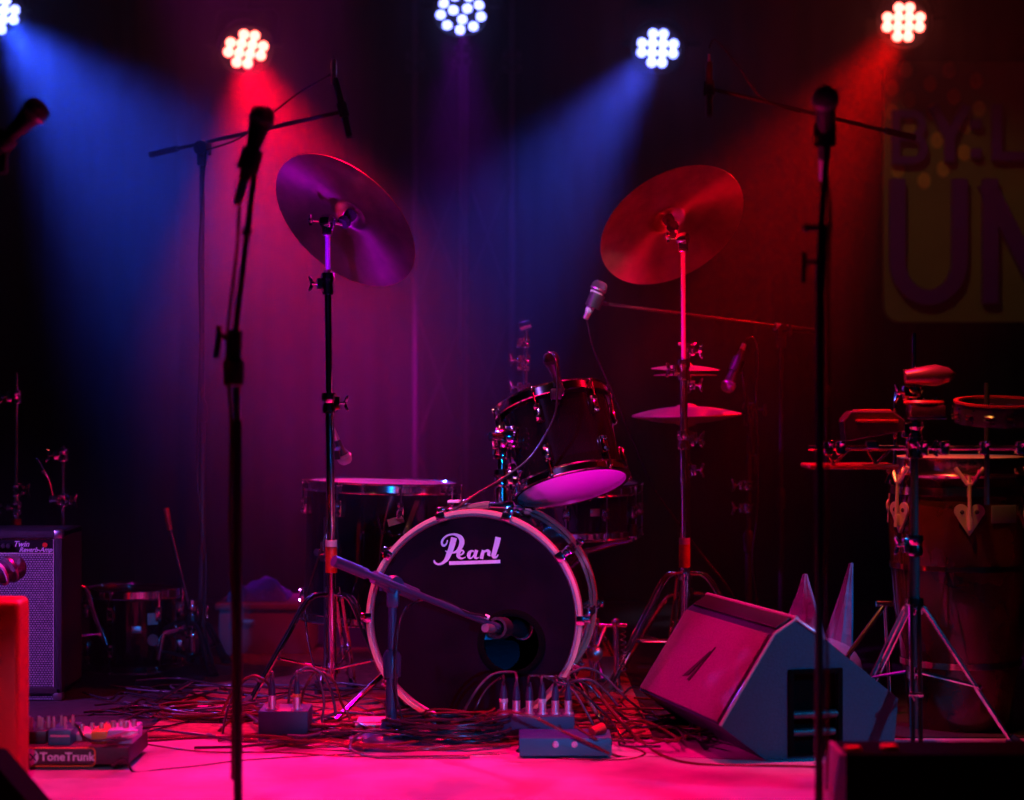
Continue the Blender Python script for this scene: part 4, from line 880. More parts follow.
MB().lathe([(0.169, 0.690), (0.166, 0.701), (0.15, 0.703), (0, 0.704)], cgm, 48).build('drum_head', mat('calf skin', (0.6, 0.45, 0.32), 0.5, vary=(6, 0.2)), cg)
for k_ in range(6):
    a_ = -PI/2-0.10+k_*PI/3; A = cgm @ Matrix.Rotation(a_, 4, 'Z') @ Matrix.Translation((0.187, 0, 0.552)) @ Matrix.Rotation(PI/2, 4, 'Z') @ Matrix.Rotation(PI/2, 4, 'X')
    # A: x across, y up, z outwards
    pts = []
    for i in range(40):
        th = 2*PI*i/40; x = math.cos(th); y = math.sin(th)
        r_ = 0.026+0.010*math.cos(2*th-0.0)*(1 if y > -0.2 else 0.3)-(0.010*max(0, y)**6)
        pts.append((x*(0.033 if y > 0 else 0.033*(1+y*0.85)**0.7 if y > -1 else 0), y*(0.022 if y > 0 else 0.046)+0.006*abs(x)))
    pl = MB().prism(pts, -0.004, 0.004, A); pl.lathe([(0.0, 0), (0.018, 0), (0.018, 0.005), (0, 0.005)], A @ Matrix.Translation((-0.020, 0.016, 0)), 18).lathe([(0.0, 0), (0.018, 0), (0.018, 0.005), (0, 0.005)], A @ Matrix.Translation((0.020, 0.016, 0)), 18)
    plo = pl.build('lug_plate', goldm, cg)
    for sx in (-0.018, 0.018): MB().ball(A @ V((sx, 0.014, 0.004)), 0.006, 10).build('lug_bolt', rubber, plo)
    MB().box((0.014, 0.03, 0.016), A @ Matrix.Translation((0, -0.012, 0.008)), bev=0.003).build('lug_block', goldm, plo)
    MB().rod(A @ V((0, -0.03, 0.014)), A @ V((0, 0.105, 0.006)), 0.005).build('tension_hook', goldm, plo)
    MB().tube([A @ V((-0.035, 0.125, 0.002)), A @ V((-0.006, 0.085, 0.008)), A @ V((0.006, 0.085, 0.008)), A @ V((0.035, 0.125, 0.002))], 0.0055, 8).build('side_plate', goldm, plo)
A = cgm @ Matrix.Rotation(-PI/2+0.40, 4, 'Z')
MB().box((0.003, 0.075, 0.045), A @ Matrix.Translation((0.1845, 0, 0.56)), bev=0.001).build('name_plate', silverm, cg)

# ================================================================== percussion stand with its rail
PD = 4.85; px_ = P(914.5, 400, PD).x
ps = thing('percussion_stand', (px_, PD, 0), 'tall chrome percussion stand with a long rail in front of the conga', 'stand')
MB().rod((px_, PD, 0.05), (px_, PD, z_(545, PD)), 0.0125).build('lower_tube', blackm, ps)
MB().rod((px_, PD, z_(545, PD)), (px_, PD, z_(420, PD)), 0.0095).build('middle_tube', blackm, ps)
MB().rod((px_, PD, z_(420, PD)), (px_-0.001, PD, z_(333, PD)), 0.0052).build('top_rod', chrome, ps)
for py, s_, h_2 in ((545, -1, 0.05), (448, 1, 0.05), (430, -1, 0.04), (405, 1, 0.035), (393, -1, 0.03), (378, 1, 0.03)): clamp(ps, (px_, PD, z_(py, PD)), 0.016, (s_, -0.4, 0), h=h_2)
rl = MB().rod(P(808, 448, PD), P(1060, 448, PD), 0.0065, n=12).build('rail', chrome, ps)
for px in (828, 840, 922, 944, 984, 1020):
    c = P(px, 448, PD)
    MB().box((0.022, 0.03, 0.034), c, bev=0.005).rod(c, c+V((0.0, -0.04, 0.012)), 0.004, n=8).ball(c+V((0, -0.042, 0.012)), 0.008, 8).build('rail_clamp', chrome, rl)
tripod(ps, (px_, PD), z_(606, PD), 0.235, z_(672, PD), (-100, -8, 122), double=True, bend=False)
# second short rod with bent end, dark rod behind
MB().tube(spl([P(895, 395, PD), P(895, 440, PD), P(895, 462, PD), P(891, 472, PD), P(886, 483, PD)], 4), 0.0042, 8).build('hook_rod', chrome, ps)
MB().rod(P(987, 383, PD), P(987, 505, PD), 0.0065).build('short_rod', blackm, ps)
pr = mat('red plastic', (0.5, 0.02, 0.02), 0.35, 0, 0.3)
# trap tray at the left end
ty = thing('percussion_tray', P(848, 466, PD), 'narrow red lit percussion tray hanging under the left end of the rail', 'tray')
MB().box((0.215, 0.16, 0.012), P(849, 466, PD+0.03), bev=0.004).build('tray_board', pr, ty)  # red light on the tray edges put into the board's colour
for px in (826, 868): MB().rod(P(px, 450, PD), P(px+8, 464, PD), 0.004).rod(P(px+22, 450, PD), P(px+8, 464, PD), 0.004).build('hanger', chrome, ty)
# jam block
def wedge_block(nm, label, pts, D, depth, m, cat, slot=True):
    vs = [P(x, y, D) for x, y in pts]; n = len(vs); mb = MB()
    mb.add(vs+[v+V((0, depth, 0)) for v in vs], [tuple(range(n)), tuple(range(n, 2*n))[::-1]]+[(i, (i+1) % n, n+(i+1) % n, n+i) for i in range(n)])
    t = thing(nm, vs[0].lerp(vs[2], 0.5), label, cat); o = mb.build('body', m, t); bv = o.modifiers.new('bevel', 'BEVEL'); bv.width = 0.004; bv.segments = 3
    return t
jb = wedge_block('jam_block', 'glossy red jam block mounted on the left part of the rail', [(843, 421), (851, 411), (893, 411), (905, 420), (905, 431), (880, 436), (846, 442)], PD-0.04, 0.075, mat('dark violet plastic', (0.10, 0.01, 0.04), 0.25, 0, 0.5), 'percussion block')
MB().box((0.085, 0.06, 0.008), P(872, 411, PD), bev=0.003).box((0.10, 0.05, 0.008), P(876, 421, PD-0.035), bev=0.003).build('red_lit_top', pr, jb)  # red light on the block's top built in as red plates
MB().rod(P(872, 440, PD), P(872, 448, PD), 0.006).box((0.03, 0.03, 0.02), P(872, 445, PD), bev=0.004).build('bracket', chrome, jb)
# upper cowbell like horn
cb_ = thing('cowbell', P(915, 376, PD), 'red and violet cowbell at the top of the percussion stand, mouth to the right', 'cowbell')
c0, c1 = P(905, 377, PD-0.03), P(957, 374, PD-0.03); MC = frame(c0, c1-c0)
MB().lathe([(0, 0), (0.016, 0.0), (0.021, 0.03), (0.026, 0.075), (0.017, 0.105), (0.0, 0.125)], MC @ Matrix.Diagonal((1.0, 1.0, 1, 1)), 26).build('bell', mat('violet red metal', (0.45, 0.06, 0.16), 0.3, 0.7), cb_)
MB().rod(P(903, 371, PD-0.02), P(930, 369, PD-0.02), 0.004).box((0.03, 0.04, 0.02), P(912, 373, PD-0.01), bev=0.004).build('bracket', chrome, cb_)
bl = thing('wood_block', P(925, 408, PD), 'dark block with a red top on the percussion stand under the cowbell', 'percussion block')
MB().box((0.085, 0.06, 0.03), P(926, 411, PD-0.035), bev=0.006).build('body', mat('dark violet plastic', (0.10, 0.01, 0.04), 0.25, 0, 0.5), bl)
MB().lathe([(0, -0.004), (0.045, -0.004), (0.05, 0.0), (0.045, 0.005), (0, 0.006)], Matrix.Translation(P(924, 402.5, PD-0.035)) @ Matrix.Diagonal((1, 0.7, 1, 1)), 28).build('red_top', pr, bl)
MB().box((0.09, 0.05, 0.006), P(926, 418, PD-0.035), bev=0.002).build('lower_plate', chrome, bl)
# tambourine seen edge on
tbm = thing('tambourine', P(992, 413, PD), 'dark tambourine with round jingles lying over the rail at the right edge', 'tambourine')
tcn = P(1000, 413, PD+0.02); TMt = Matrix.Translation(tcn) @ Matrix.Rotation(0.12, 4, 'X')
MB().lathe([(0.100, -0.024), (0.108, -0.024), (0.110, 0.0), (0.108, 0.024), (0.100, 0.024), (0.100, -0.024)], TMt, 48).build('frame', mat('dark violet shell', (0.05, 0.02, 0.05), 0.3, 0, 0.4), tbm)
MB().lathe([(0.100, 0.025), (0.112, 0.025), (0.112, 0.030), (0.100, 0.030), (0.100, 0.025)], TMt, 48).build('rim', pr, tbm)
for k_ in range(14):
    A = TMt @ Matrix.Rotation(k_*2*PI/14+0.2, 4, 'Z') @ Matrix.Translation((0.108, 0, 0))
    mb = MB()
    for dz in (-0.004, 0.004): mb.lathe([(0, 0), (0.010, 0), (0.0125, 0.0012), (0, 0.0018)], A @ Matrix.Translation((0, 0, dz)) @ Matrix.Rotation(0.5, 4, 'Y'), 14)
    for dz in (-0.014, 0.014): mb.ball(A @ V((0.004, 0.011, dz)), 0.0035, 6)
    mb.build('jingle', chrome, tbm)
MB().rod(P(987, 425, PD), P(987, 448, PD), 0.006).build('post', chrome, tbm)
# second conga-side hardware: small metal floor stand between wedge and conga
lt = thing('folded_stand', G(868, 700)*1, 'thin slanting chrome stand legs between the stage monitor and the conga', 'stand')
MB().rod(P(848, 655, 5.3), P(884, 606, 5.35), 0.007).build('leg', chrome, lt)
MB().rod(P(876, 604, 5.35), P(892, 604, 5.35), 0.008).build('joint', chrome, lt)
MB().rod(P(886, 606, 5.35), V((P(892, 400, 5.35).x, 5.35, 0.0)), 0.008).build('leg', chrome, lt)
MB().rod(P(848, 655, 5.3), V((P(838, 400, 5.25).x, 5.25, 0.0)), 0.007).build('leg', chrome, lt)

# ================================================================== sign on the back wall
SD = 8.12; k2 = SD/FPX
sgn = thing('wall_sign', P(954, 322, SD), 'large yellow green sign with raised violet letters and round spots at the upper right', 'sign')
x0, x1, y0, y1 = 884, 1150, 62, 322; r_ = 17; pts = []
for (cx, cy, a0) in ((x1-r_, y0+r_, -90), (x1-r_, y1-r_, 0), (x0+r_, y1-r_, 90), (x0+r_, y0+r_, 180)):
    for i in range(9): a_ = math.radians(a0+i*11.25); pts.append((cx+r_*math.cos(a_), cy+r_*math.sin(a_)))
YM = Matrix(((k2, 0, 0, -512*k2), (0, 0, 1, SD), (0, -k2, 0, CZ+400*k2), (0, 0, 0, 1)))     # picture units on the sign's own plane
signm = mat('olive sign panel', (0.30, 0.24, 0.06), 0.5, vary=(2.5, 0.15)); letm = mat('violet letter', (0.15, 0.012, 0.34), 0.5, vary=(8, 0.1)); dotm = mat('orange spot', (0.95, 0.45, 0.08), 0.5, vary=(30, 0.1))
MB().prism(pts, 0.0, 0.04, YM).build('panel', signm, sgn)
for (cx, cy) in ((889, 88), (906, 70), (930, 84), (949, 70), (976, 81), (954, 97), (979, 109), (909, 100), (933, 112), (937, 140), (964, 153), (943, 169), (924, 181), (898, 170), (909, 127), (892, 112), (966, 126)):
    cx = max(cx, 892); MB().prism([(cx+6.6*math.cos(2*PI*i/24), cy+8.2*math.sin(2*PI*i/24)) for i in range(24)], -0.004, 0.0, YM).build('round_spot', dotm, sgn)
def letter(strokes):
    mb = MB()
    for i_, st in enumerate(strokes): mb.ribbon(st, -0.052, -0.012+0*i_, YM @ Matrix.Translation((0, 0, -0.0006*i_)))
    return mb.build('raised_letter', letm, sgn)
def arc(cx, cy, rx, ry, a0, a1, w_, n=12): return [(cx+rx*math.cos(math.radians(a0+(a1-a0)*i/n)), cy+ry*math.sin(math.radians(a0+(a1-a0)*i/n)), w_) for i in range(n+1)]
letter([[(894, 112, 7), (894, 165, 7)], [(892, 115.5, 7), (912, 115.5, 7)]+arc(912, 126, 8, 10.5, -70, 70, 7)+[(912, 138.5, 7), (896, 138.5, 7)], [(910, 138.5, 7)]+arc(913, 150, 8.5, 11, -75, 75, 7)+[(912, 161.5, 7), (892, 161.5, 7)]])
letter([[(931, 107, 9), (947.5, 139, 9)], [(964, 107, 9), (947, 139, 9)], [(947.5, 135, 9), (947.5, 163, 9)]])
letter([[(974, 121, 9), (974, 130, 9)], [(974, 150, 9), (974, 159, 9)]])
letter([[(994.5, 106, 9), (994.5, 162, 9)], [(991, 157.5, 9), (1024, 157.5, 9)]])
letter([[(895.5, 180, 15), (895.5, 262, 15)]+[(926.5-31*math.cos(math.radians(a_)), 262+36*math.sin(math.radians(a_)), 15) for a_ in range(12, 180, 12)]+[(957.5, 262, 15), (957.5, 180, 15)]])
letter([[(988, 180, 15), (988, 304, 15)], [(984, 184, 17), (1042, 300, 17)], [(1040, 180, 15), (1040, 304, 15)]])
for xx in (900, 1010):
    MB().box((0.04, 0.2, 0.04), P(xx, 200, SD+0.13), bev=0.004).build('wall_bracket', blackm, sgn)

# ================================================================== pedal board and floor boxes
def pbox(t, nm, x0, x1, y0, y1, D, depth, m, bev=0.003):
    a = P(x0, y0, D); b_ = P(x1, y1, D); return MB().box((abs(b_.x-a.x), depth, abs(a.z-b_.z)), V(((a.x+b_.x)/2, D+depth/2, (a.z+b_.z)/2)), bev=bev).build(nm, m, t)
BD = 4.58
bo = thing('pedal_board', (P(76, 400, BD).x, BD+0.1, 0), 'long dark pedal board case with orange outlined lettering on its front', 'pedal board')
zb1 = z_(747, BD)
bx0, bx1 = P(-40, 400, BD).x, P(129, 400, BD).x
casem = mat('dark red case', (0.045, 0.015, 0.03), 0.5, bump=(200, 0.3))
MB().box((bx1-bx0, 0.24, zb1-0.012), V(((bx0+bx1)/2, BD+0.12, 0.012+(zb1-0.012)/2)), bev=0.004).build('case', casem, bo)
for x in (bx0+0.03, bx1-0.03):
    for y in (BD+0.03, BD+0.21): MB().lathe([(0, 0), (0.012, 0), (0.012, 0.014), (0, 0.014)], Matrix.Translation((x, y, 0)), 12).build('rubber_foot', rubber, bo)
OM = lambda px, py: Matrix.Translation(P(px, py, BD-0.0005)) @ Matrix.Rotation(PI/2, 4, 'X')
pts = []
for (cx, cy, a0) in ((91, 752, -90), (91, 762, 0), (-20, 762, 90), (-20, 752, 180)):
    for i in range(6): a_ = math.radians(a0+18*i); pts.append(P(cx+4*math.cos(a_), cy+4*math.sin(a_), BD-0.001))
orm = mat('orange outline', (0.85, 0.22, 0.05), 0.45, vary=(20, 0.1))
MB().tube(pts, 0.0014, 6, True).build('orange_outline', orm, bo)
text_mesh('ToneTrunk', OM(40, 760.5), 0.0265, 0.002, 0, bold=0.0006, spacing=1.02).build('lettering', logom, bo)
MB().lathe([(0, 0), (0.019, 0), (0.019, 0.001), (0, 0.001)], OM(29, 757) @ Matrix.Diagonal((1.15, 1, 1, 1)), 24).build('oval_mark', logom, bo)
text_mesh('MX', OM(22, 760.5) @ Matrix.Translation((0, 0, 0.001)), 0.022, 0.001, 0, bold=0.0008).build('lettering', mat('dark blue ink', (0.02, 0.02, 0.15), 0.5), bo)
def pedal(label, px0, px1, y0, D, depth, m, nk, kr=0.006, kh=0.018, km=None, nm='effect_pedal', top=747, foot=False):
    a = P(px0, y0, D); b_ = P(px1, y0, D); zz = zb1; t = thing(nm, V(((a.x+b_.x)/2, D+depth/2, zz)), label, 'guitar pedal', 'pedals on the pedal board')
    H_ = a.z-zz; MB().box((b_.x-a.x, depth, H_), V(((a.x+b_.x)/2, D+depth/2, zz+H_/2)), bev=0.003).build('housing', m, t)
    for i in range(nk):
        x = a.x+(b_.x-a.x)*(i+0.5)/nk; MB().lathe([(kr, 0), (kr, kh*0.7), (kr*0.8, kh), (0, kh)], Matrix.Translation((x, D+0.03+0.02*(i % 2), zz+H_)), 12).build('knob', km or silverm, t)
    MB().lathe([(0.006, 0), (0.006, 0.008), (0, 0.009)], Matrix.Translation(((a.x+b_.x)/2, D+depth*0.8, zz+H_)), 12).build('foot_switch', chrome, t)
    return t
pedal('black pedal with a dense row of tall pale knobs at the left of the board', 17, 46, 731, 4.62, 0.14, mat('black pedal', (0.02, 0.02, 0.025), 0.4), 6, 0.0045, 0.026)
pt_ = pedal('dark teal pedal with a pink line on its front in the middle of the board', 48, 71, 730, 4.60, 0.12, mat('teal pedal', (0.03, 0.16, 0.22), 0.4), 4, 0.004, 0.026)
MB().box((0.045, 0.001, 0.004), P(60, 736, 4.5995)).build('pink_line', mat('pink band', (0.8, 0.3, 0.5), 0.4), pt_)
pedal('pale pink pedal between the teal and the orange one', 75, 92, 733, 4.66, 0.1, mat('pale pink pedal', (0.7, 0.45, 0.5), 0.4), 2, 0.005, 0.016)
pedal('small orange pedal beside the pale violet one', 91, 107, 731, 4.62, 0.11, mat('orange pedal', (0.8, 0.35, 0.06), 0.4), 1, 0.006, 0.014)
pedal('pale violet pedal with four clear knobs at the right end of the board', 107.5, 133, 730, 4.62, 0.12, mat('pale violet pedal', (0.55, 0.5, 0.75), 0.4), 4, 0.007, 0.016)
cable('patch_cable', 'short patch cable with a pink plug lying across the orange and violet pedals', [P(126, 735, 4.60), P(112, 739, 4.585), P(96, 741, 4.58), P(84, 737, 4.59), P(78, 727, 4.63), P(72, 722, 4.68)], 0.0035, plug=(0.95, 0, 0.25))
cable('patch_cable', 'black patch cable hanging over the front of the board past the lettering', [P(22, 735, 4.6), P(24, 742, 4.565), P(27, 752, 4.56), P(28, 762, 4.56), P(24, 770, 4.56), V((-1.2, 4.52, 0.006))], 0.0035)
cable('instrument_cable', 'thin cable running over the pink floor away from the pedal board to the right', [P(112, 766, 4.56), P(118, 760, 4.545), P(126, 759, 4.54), G(134, 772), G(160, 770), G(200, 766), G(240, 761), G(300, 757), G(360, 754)], 0.003)

# stage box with two plugs, left
def stage_box(nm, label, x0, x1, y0, D, depth, nplug, rows=1, m=None):
    a = P(x0, y0, D); b_ = P(x1, y0, D); t = thing(nm, V(((a.x+b_.x)/2, D+depth/2, 0)), label, 'stage box')
    MB().box((b_.x-a.x, depth, a.z), V(((a.x+b_.x)/2, D+depth/2, a.z/2)), bev=0.004).build('housing', m or blackm, t)
    for i in range(nplug):
        x = a.x+(b_.x-a.x)*(i+0.5)/nplug
        MB().lathe([(0.0135, 0), (0.0135, 0.003), (0.010, 0.004), (0, 0.004)], Matrix.Translation((x, D+0.03, a.z)), 16).build('socket', silverm, t)
    return a, b_
bm_ = mat('dark blue box paint', (0.02, 0.03, 0.07), 0.5)
a1, b1 = stage_box('stage_box', 'dark square stage box with two plugs at the left of the cable tangle', 258, 308, 711, 4.90, 0.12, 2, m=bm_)
a2, b2 = stage_box('stage_box', 'wide dark stage box with a row of plugs in front of the bass drum', 497, 575, 716, 4.90, 0.12, 6, m=bm_)
random.seed(11)
def plugged(lab, x, y, z, path, m=None, grp=None, pm=None, tape=None):
    p0 = V((x, y, z+0.062)); pts = spl([p0, p0+V((0, 0, 0.03))]+path, 7)
    o = MB().tube(pts, 0.0032, 8).build('plugged_cable', m or cablem, None, origin=(x, y, z))
    MB().lathe([(0.0, 0.004), (0.0095, 0.004), (0.0095, 0.034), (0, 0.034)], Matrix.Translation((x, y, z)), 14).build('metal_plug', silverm, o)
    MB().lathe([(0.0, 0), (0.0092, 0), (0.0088, 0.018), (0.006, 0.034), (0.0035, 0.045)], Matrix.Translation((x, y, z+0.034)), 14).build('rubber_boot', pm or bm_, o)
    if tape: MB().lathe([(0.009, 0), (0.0105, 0), (0.0105, 0.008), (0.009, 0.008)], Matrix.Translation((x, y, z+0.03)), 14).build('tape_mark', tape, o)
    return tag(o, lab, 'cable', grp)
xa = [a1.x+(b1.x-a1.x)*q_ for q_ in (0.25, 0.75)]
plugged('cable plugged into the left socket of the square stage box, arching to the left', xa[0], 4.93, a1.z, [P(262, 682, 5.02), P(250, 678, 5.02), P(236, 690, 5.0), P(226, 715, 4.98), G(222, 738)], cable3)
plugged('cable with orange tape plugged into the right socket of the square stage box', xa[1], 4.93, a1.z, [P(300, 672, 5.03), P(316, 674, 5.04), P(324, 700, 5.03), P(322, 725, 5.0), G(330, 742)], cable3, tape=mat('orange tape', (0.9, 0.25, 0.05), 0.5))
x2 = [a2.x+(b2.x-a2.x)*(i+0.5)/6 for i in range(6)]
descr = ['cable in the leftmost plug of the wide stage box, arching far to the left', 'cable in the second plug from the left on the wide stage box', 'cable in the third plug from the left on the wide stage box', 'cable in the fourth plug from the left on the wide stage box', 'cable in the second plug from the right on the wide stage box', 'cable in the rightmost plug of the wide stage box, running to the drums']
ends = [[P(500, 678, 5.0), P(486, 690, 4.99), P(474, 712, 4.98), G(466, 736)], [P(512, 672, 5.04), P(490, 676, 5.03), P(470, 700, 5.02), G(455, 732)], [P(540, 676, 5.05), P(565, 680, 5.04), P(590, 700, 5.02), P(612, 722, 5.0), G(625, 744)],
        [P(552, 680, 5.05), P(572, 690, 5.03), P(588, 715, 5.0), G(600, 738)], [P(560, 678, 5.06), P(586, 684, 5.1), P(606, 704, 5.1), G(640, 728)], [P(572, 672, 5.08), P(586, 668, 5.15), P(604, 676, 5.2), P(628, 700, 5.2), G(650, 715)]]
for i in range(6): plugged(descr[i], x2[i], 4.93, a2.z, ends[i], cable3 if i % 2 else None, tape=whtape if i in (0, 3) else None)
# blue floor box with two round jacks
JD = 4.72; a3 = P(519, 738, JD); b3 = P(612, 738, JD)
jbx = thing('foot_controller', V(((a3.x+b3.x)/2, JD+0.06, 0)), 'low dark teal foot controller with two round jacks on its front', 'foot controller')
tealm = mat('dark teal paint', (0.01, 0.24, 0.22), 0.45)
MB().box((b3.x-a3.x, 0.13, a3.z-0.006), V(((a3.x+b3.x)/2, JD+0.065, 0.006+(a3.z-0.006)/2)), bev=0.004).build('housing', tealm, jbx)
MB().box((b3.x-a3.x-0.02, 0.10, 0.006), V(((a3.x+b3.x)/2, JD+0.065, 0.003))).build('base_plate', rubber, jbx)
for px in (555.5, 574.5):
    MB().torus(P(px, 744.5, JD-0.001), (0, 1, 0), 0.0058, 0.0018, 24, 8).lathe([(0, 0), (0.0035, 0), (0.0035, 0.002), (0, 0.002)], frame(P(px, 744.5, JD), (0, -1, 0)), 12).build('jack', silverm, jbx)
for px in (535, 558, 582): MB().box((0.045, 0.04, 0.008), P(px, 736.5, JD+0.07), bev=0.003).build('foot_switch', mat('red switch', (0.5, 0.05, 0.04), 0.4), jbx)
MB().rod(P(603, 728, JD+0.06), P(592, 733, JD+0.04), 0.014).build('round_plug', pr, jbx)
MB().lathe([(0.004, 0), (0.009, 0.003), (0.009, 0.02), (0.005, 0.024), (0, 0.024)], frame(G(519, 757)+V((0, 0, 0.012)), (0.2, -1, 0.1)), 14).build('cable_plug', chrome, jbx)

# ================================================================== cables on the floor
random.seed(42)
lb_tangle = 'one of the loose black cables tangled on the rug in front of the drums'
def floor_pt(px, py, z=0.0): q = G(px, py); q.z = z; return q
def ok_y(px, py): return py
for i in range(44):
    y0 = random.uniform(694, 748); x0 = random.uniform(105, 470); ln_ = random.uniform(90, 330); n_ = random.randint(6, 10)
    amp = random.uniform(3, 13); ph = random.uniform(0, 6); pts = []
    for k_ in range(n_):
        t_ = k_/(n_-1); x = x0+ln_*t_+random.uniform(-9, 9); y = y0+amp*math.sin(ph+t_*random.uniform(3, 7))+random.uniform(-3, 3)
        x = min(x, 700); y = max(688, min(749, y))
        pts.append(floor_pt(x, y, 0.006+0.009*(i % 4)+random.uniform(0, 0.012)))
    cable('loose_cable', lb_tangle, pts, random.choice((0.0028, 0.0033, 0.004)), random.choice((cablem, cable2, cable2, cable3)), 6, 'cables tangled on the rug')
lb_front = 'one of the long cables running along the front edge of the rug'
for i in range(12):
    y0 = 739+i*1.3; x0 = random.uniform(130, 330); ln_ = random.uniform(200, 380); pts = []
    for k_ in range(8): pts.append(floor_pt(x0+ln_*k_/7, max(734, min(757, y0+5*math.sin(i+k_*1.1)+random.uniform(-2, 2))), 0.005+0.007*(i % 3)+random.uniform(0, 0.008)))
    cable('loose_cable', lb_front, pts, random.choice((0.003, 0.0038)), random.choice((cablem, cable2, cable2)), 7, 'cables along the front edge of the rug')
lb_right = 'one of the loose cables strewn between the bass drum and the stage monitor'
for i in range(14):
    x0 = random.uniform(560, 640); y0 = random.uniform(690, 742); pts = []
    for k_ in range(7): pts.append(floor_pt(x0+k_*random.uniform(10, 20), max(684, min(752, y0+random.uniform(-12, 12)+k_*3)), 0.006+0.008*(i % 3)+random.uniform(0, 0.01)))
    cable('loose_cable', lb_right, pts, 0.0032, random.choice((cablem, cable2, cable3)), 6, 'cables strewn beside the stage monitor')
lb_left = 'one of the dark cables lying on the floor between the amplifier and the drums'
for i in range(12):
    x0 = random.uniform(75, 150); y0 = random.uniform(690, 722); pts = []
    for k_ in range(6): pts.append(floor_pt(x0+k_*random.uniform(14, 34), max(684, min(730, y0+random.uniform(-7, 7))), 0.006+0.008*(i % 3)))
    cable('loose_cable', lb_left, pts, 0.0032, random.choice((cablem, cablem, cable3)), 6, 'cables lying beside the amplifier')
# raised loops standing out of the tangle
loops = [('cable loop arching up beside the left stage box towards the cymbal stand', [(288, 712, .02), (292, 680, .10), (306, 668, .15), (322, 674, .13), (332, 694, .07), (336, 716, .01)]),
         ('pair of cables arching over the square stage box', [(300, 716, .02), (304, 690, .09), (318, 672, .13), (334, 682, .10), (342, 704, .04), (352, 722, .01)]),
         ('cable arching up at the left of the square stage box', [(222, 712, .02), (234, 690, .08), (252, 676, .12), (268, 684, .10), (276, 706, .04), (286, 722, .01)]),
         ('large pink lit cable bow lying in front of the low boom stand', [(400, 735, .03), (372, 730, .04), (354, 738, .03), (352, 750, .02), (375, 757, .008), (420, 759, .006), (470, 757, .006)]),
         ('bow of cable rising right of the bass drum to the stand feet', [(560, 692, .05), (572, 682, .10), (590, 680, .11), (606, 692, .07), (618, 706, .02)])]
for lab, pp in loops:
    pts = []
    for (x, y, z) in pp:
        D = (CZ-z)*FPX/(y-400) if y > 690 else 5.0+0.002*(x % 7); D = min(D, 5.1)
        pts.append(P(x, y, max(4.72, D)))
    cable('looped_cable', lab, pts, 0.0038, random.choice((cable3, cable2)), 8)
cable('instrument_cable', 'thick pink lit cable sweeping from the drums over the floor past the stage monitor', [P(566, 676, 5.25), P(590, 684, 5.2), P(606, 704, 5.05), P(622, 722, 4.95), G(640, 742), G(662, 756), G(690, 764), G(730, 766), G(790, 767), G(840, 769), G(900, 775)], 0.0055, cable2)
cable('instrument_cable', 'thin cable circling on the floor in front of the foot controller', [G(528, 740), G(520, 752), G(540, 757), G(580, 760), G(625, 760), G(645, 754), G(630, 748), G(606, 746), P(594, 738, 4.68), P(575, 727, 4.75)], 0.0035, cable2)
cable('instrument_cable', 'cable crossing the front of the left tangle towards the coil', [G(130, 742), G(200, 752), G(280, 753), G(350, 757), G(420, 757), G(500, 755)], 0.0035, cable2)
cable('instrument_cable', 'cable crossing the tangle just behind the square stage box front', [G(215, 735), P(250, 706, 4.93), P(270, 728, 4.92), G(300, 748), G(360, 752), G(410, 748)], 0.004, cable2)
cable('instrument_cable', 'cable bow crossing over the top of the foot controller', [P(478, 722, 4.86), P(500, 712, 4.70), P(530, 716, 4.68), P(560, 730, 4.69), P(590, 744, 4.68), G(622, 757), G(668, 757)], 0.0035, cable2)
# flat coils
def coil(label, cx, cy, D_, rx, ry, turns, m, r=0.0035, h=0.02):
    c = G(cx, cy); pts = []; n_ = turns*22
    for i in range(n_+1):
        a_ = 2*PI*i/22; f_ = 1+0.07*math.sin(i*0.37)+0.05*math.sin(i*0.91)
        pts.append(c+V((rx*f_*math.cos(a_), ry*f_*math.sin(a_), 0.006+h*(0.5+0.5*math.sin(i*0.211))*1.0+0.004*(i/22))))
    o = MB().tube(pts, r, 7).build('coiled_cable', m, None, origin=c); return tag(o, label, 'cable')
coil('big coil of black cable lying in front of the bass drum', 448, 745, 0, 0.145, 0.085, 11, cablem, h=0.03)
coil('small coil of red cable lying on the big black coil', 458, 741, 0, 0.085, 0.05, 7, cable2, 0.003, 0.05)
coil('coil of cable lying between the stage boxes and the low boom stand', 352, 739, 0, 0.06, 0.05, 4, cable2, 0.0035, 0.02)
coil('coil of cable lying at the left end of the tangle', 215, 722, 0, 0.15, 0.09, 5, cable2, 0.0035, 0.02)
# stage clutter: a flat floor tuner pedal, a leaning drum stick and a guitar body in the tangle
ob = thing('flat_pedal', G(370, 740), 'flat pale topped pedal lying in the tangle beside the low boom stand', 'guitar pedal')
c = G(372, 741)
MB().box((0.085, 0.12, 0.032), V((c.x, c.y+0.06, 0.020)), bev=0.004).build('housing', mat('yellow grey side', (0.45, 0.38, 0.2), 0.5), ob)
MB().box((0.085, 0.12, 0.006), V((c.x, c.y+0.06, 0.039)), bev=0.002).build('top_plate', mat('pale pedal top', (0.75, 0.6, 0.55), 0.4), ob)
dk = thing('cable_tie_stick', G(165, 705), 'straight rod lying slanted over the cables left of the tangle', 'rod')
MB().rod(P(152, 704, 5.5), P(192, 681, 5.75), 0.006).build('rod', chrome, dk); MB().ball(P(150, 706, 5.5), 0.022, 12, None, (1, 1, 0.6)).build('round_end', rubber, dk)

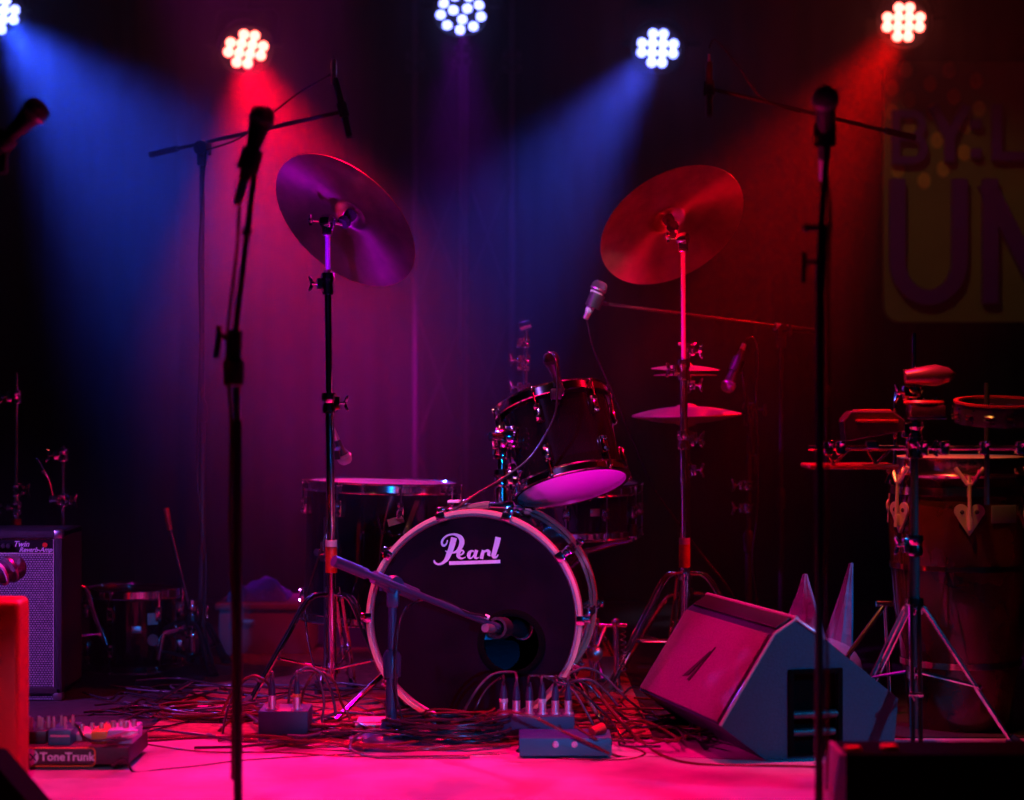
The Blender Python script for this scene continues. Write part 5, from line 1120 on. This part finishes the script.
# ================================================================== dark cases at the picture's lower corners and the red box
D1 = 3.78
dbx = thing('front_monitor', (P(945, 400, D1).x, D1+0.2, 0), 'black out of focus box at the lower right corner of the stage front', 'loudspeaker')
zq = z_(741, D1+0.15); xl = P(846, 400, D1).x
PMt = Matrix.Translation((xl, D1, 0)) @ Matrix.Rotation(PI/2, 4, 'X')
MB().prism([(0, 0), (0.75, 0), (0.75, zq), (0.0, zq)], -0.15, 0, PMt).build('cabinet', mattb, dbx)
MB().prism([(-0.035, 0), (0.0, 0), (0.0, zq), (-0.012, zq)], -0.15, 0.0, PMt).build('side_cheek', mat('satin edge', (0.5, 0.45, 0.47), 0.35, 0.3), dbx)
MB().box((0.03, 0.03, 0.012), V((P(894, 400, D1).x, D1+0.05, zq+0.005)), bev=0.004).build('red_cap', redtape, dbx)
MB().box((0.03, 0.03, 0.008), V((P(857, 400, D1).x, D1+0.05, zq+0.003)), bev=0.003).build('red_cap', redtape, dbx)
D2 = 3.9
lb = thing('front_monitor', (P(-20, 400, D2).x, D2+0.2, 0), 'black out of focus sloping box at the lower left corner', 'loudspeaker')
xr = P(48, 400, D2).x; PM2 = Matrix.Translation((xr, D2, 0)) @ Matrix.Rotation(PI/2, 4, 'X')
MB().prism([(-0.5, 0), (0.02, 0), (-0.02, 0.04), (-0.11, z_(760, D2)), (-0.2, z_(748, D2)), (-0.5, z_(748, D2))], -0.12, 0, PM2).build('cabinet', mattb, lb)
MB().box((0.2, 0.006, 0.08), V((xr-0.32, D2-0.003, 0.08)), bev=0.002).build('handle_plate', rubber, lb)
D3 = 4.3
rb_ = thing('red_case', (P(-40, 400, D3).x, D3+0.05, 0), 'bright red round cornered case standing upright at the left edge', 'case')
rm_ = mat('bright red shell', (0.8, 0.005, 0.01), 0.5, vary=(3, 0.1))
MB().box((0.26, 0.10, z_(600, D3)-0.01), V((P(19, 400, D3).x-0.13, D3+0.05, (z_(600, D3)-0.01)/2+0.01)), bev=0.014, seg=4).build('shell', rm_, rb_)
MB().box((0.264, 0.008, z_(600, D3)-0.03), V((P(19, 400, D3).x-0.132, D3+0.05, (z_(600, D3)-0.01)/2+0.01)), bev=0.003).build('seam', rm_, rb_)
for dx in (0.04, 0.22): MB().box((0.03, 0.08, 0.012), V((P(19, 400, D3).x-dx, D3+0.05, 0.006))).build('rubber_foot', rubber, rb_)
for o in bpy.data.objects:
    if '_o' in o: del o['_o']
